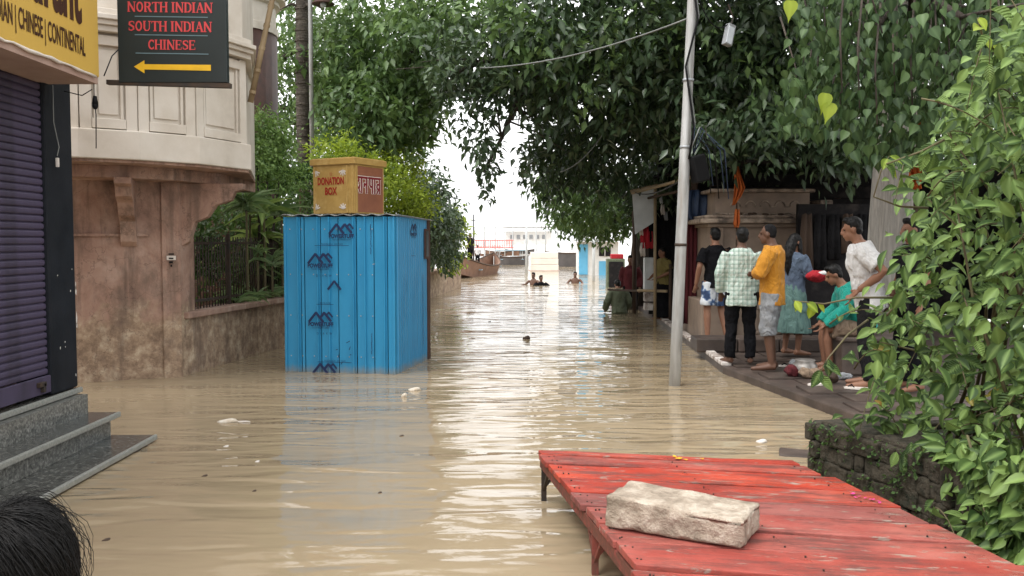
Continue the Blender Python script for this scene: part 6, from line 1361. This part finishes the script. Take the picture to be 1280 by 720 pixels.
# leaf spray on the wall's corner
for k in range(14): q = (random.uniform(1052, 1110), random.uniform(518, 534), 5.2); leaf_inst(vr, vine_me, at(*q), V(random.uniform(-1, .5), -.5, random.uniform(-.3, .1)), V(0, -.2, 1), random.uniform(.07, .12))
for k in range(5): q = (random.uniform(1120, 1145), random.uniform(540, 575), 4.85); leaf_inst(vr, vine_me, at(*q), V(random.uniform(-.5, .5), -.3, -1), V(-.2, -1, .3), random.uniform(.08, .12))
# peepal tree hanging into the picture at the upper right
pe = thing('peepal_tree', 'peepal tree with pale fluted trunk and hanging heart-shaped leaves', 'tree', (4.52, 10.6, PZ))
PB = Vector((4.52, 10.6, 0))
trunk_tube(pe, [PB + V(0, 0, .1), PB + V(0, 0, 1.2), PB + V(.02, -.05, 2.4), PB + V(.1, -.2, 3.8), PB + V(.2, -.6, 5.4)], [.34, .25, .22, .2, .16], MT['trunk_pale'], 20, .10)
pb_edge = [(0, 985), (30, 1005), (60, 1000), (90, 985), (120, 975), (150, 968), (170, 985), (190, 1060), (205, 1110)]
qy, qx = np.array([e[0] for e in pb_edge]), np.array([e[1] for e in pb_edge])
def pee_pts(n, dmin, dmax, ymin=-30, ymax=200):
    out_ = []
    while len(out_) < n:
        py = rng.uniform(ymin, ymax); x0 = np.interp(py, qy, qx) + rng.normal() * 8; px = rng.uniform(x0, 1320)
        if py > 168 and px < 1060: continue
        out_.append((px, py, 7.6 - (px - 980) / 300 * .9 + rng.uniform(dmin, dmax)))
    return np.array(out_)
T, TR, MI = T_HEART; pee_me = fast_mesh('leaf', T * np.array([1, .72, 1]), TR, MT['leaf_peepal'], {'rnd': np.zeros(len(T)), 'mid': MI * .5}, True)
chosen = []; tries = 0
while len(chosen) < 290 and tries < 9000:
    tries += 1; q = pee_pts(1, 0, .3, -5, 200)[0]
    if q[0] > 1260: continue
    if all((q[0] - c[0]) ** 2 + (q[1] - c[1]) ** 2 > 10.5 ** 2 for c in chosen): chosen.append(q)
for q in chosen: leaf_inst(pe, pee_me, at(*q), V(random.uniform(-.7, .7), random.uniform(-.6, .5), -1), V(random.uniform(-1.1, 1.1), -1, random.uniform(-.3, .9)), random.uniform(.075, .135))
pq = np.concatenate([pee_pts(3400, .2, 1.9), pee_pts(800, .3, 2.2, -160, -10)]); pp2 = np.array([at(*q) for q in pq]); n = len(pp2)
pdv = norm(np.stack([rng.uniform(-.6, .6, n), rng.uniform(-.6, .6, n), np.full(n, -1.0)], 1)); pnv = norm(np.stack([rng.uniform(-.9, .9, n), -1 + rng.uniform(0, 1.2, n), rng.uniform(0, .9, n)], 1))
leafcloud('crown', pp2, pdv, pnv, rng.uniform(.075, .135, n), .72, T_HEART, MT['leaf_peepal'], pe, smooth=True)
limbs(pe, PB + V(.15, -.4, 4.6), [at(1010, -20, 8), at(1100, 30, 7.5), at(1200, 20, 7.2), at(1050, -120, 7.5), at(1250, -120, 7)], .10, MT['trunk'], 6)
mb = MB()
for k in range(40):
    q = pee_pts(1, .1, 1.0, 20, 185)[0]; p = at(*q); mb.tube([p + V(random.uniform(-.1, .3), .2, random.uniform(.5, 1.1)), p + V(.03, .08, .3), p], [.010, .007, .003], 5)
for k in range(5): p = at(1050 + k * 22, 40 + 20 * (k % 3), 7.4); mb.tube([p + V(.1, .1, .9), p, p + V(.02, -.02, -.5)], [.012, .009, .006], 5)
wb(mb, 'twigs', MT['trunk'], pe, True)
# lime new leaves
lm = fast_mesh('leaf', T * np.array([1, .7, 1]), TR, MT['leaf_light'], {'rnd': np.zeros(len(T)), 'mid': MI * .5}, True)
for q in ((1032, 118, 7.2), (1038, 130, 7.2), (988, 2, 7.3)): leaf_inst(pe, lm, at(*q), V(random.uniform(-.3, .3), 0, -1), V(0, -1, .3), .17)
# saffron cloth on the tree and behind the vine
for (px, py, Y, s_, lab) in ((1156, 150, 8.6, .17, 'orange cloth tied in the peepal tree above the vine'), (1230, 88, 8.2, .10, 'small red-orange cloth knotted high in the peepal tree'), (1142, 222, 8.6, .12, 'rust orange cloth strip hanging below the peepal leaves')):
    c = at(px, py, Y); r_ = thing('prayer_cloth', lab, 'cloth', c); drape([(c.x, c.z + s_), (c.x + .02, c.z + s_ * .3), (c.x - .01, c.z - s_ * .5), (c.x + .03, c.z - s_)], [s_ * .4, s_ * .6, s_ * .55, s_ * .3], Y, 3, .04, m=MT['saffron'], root=r_)
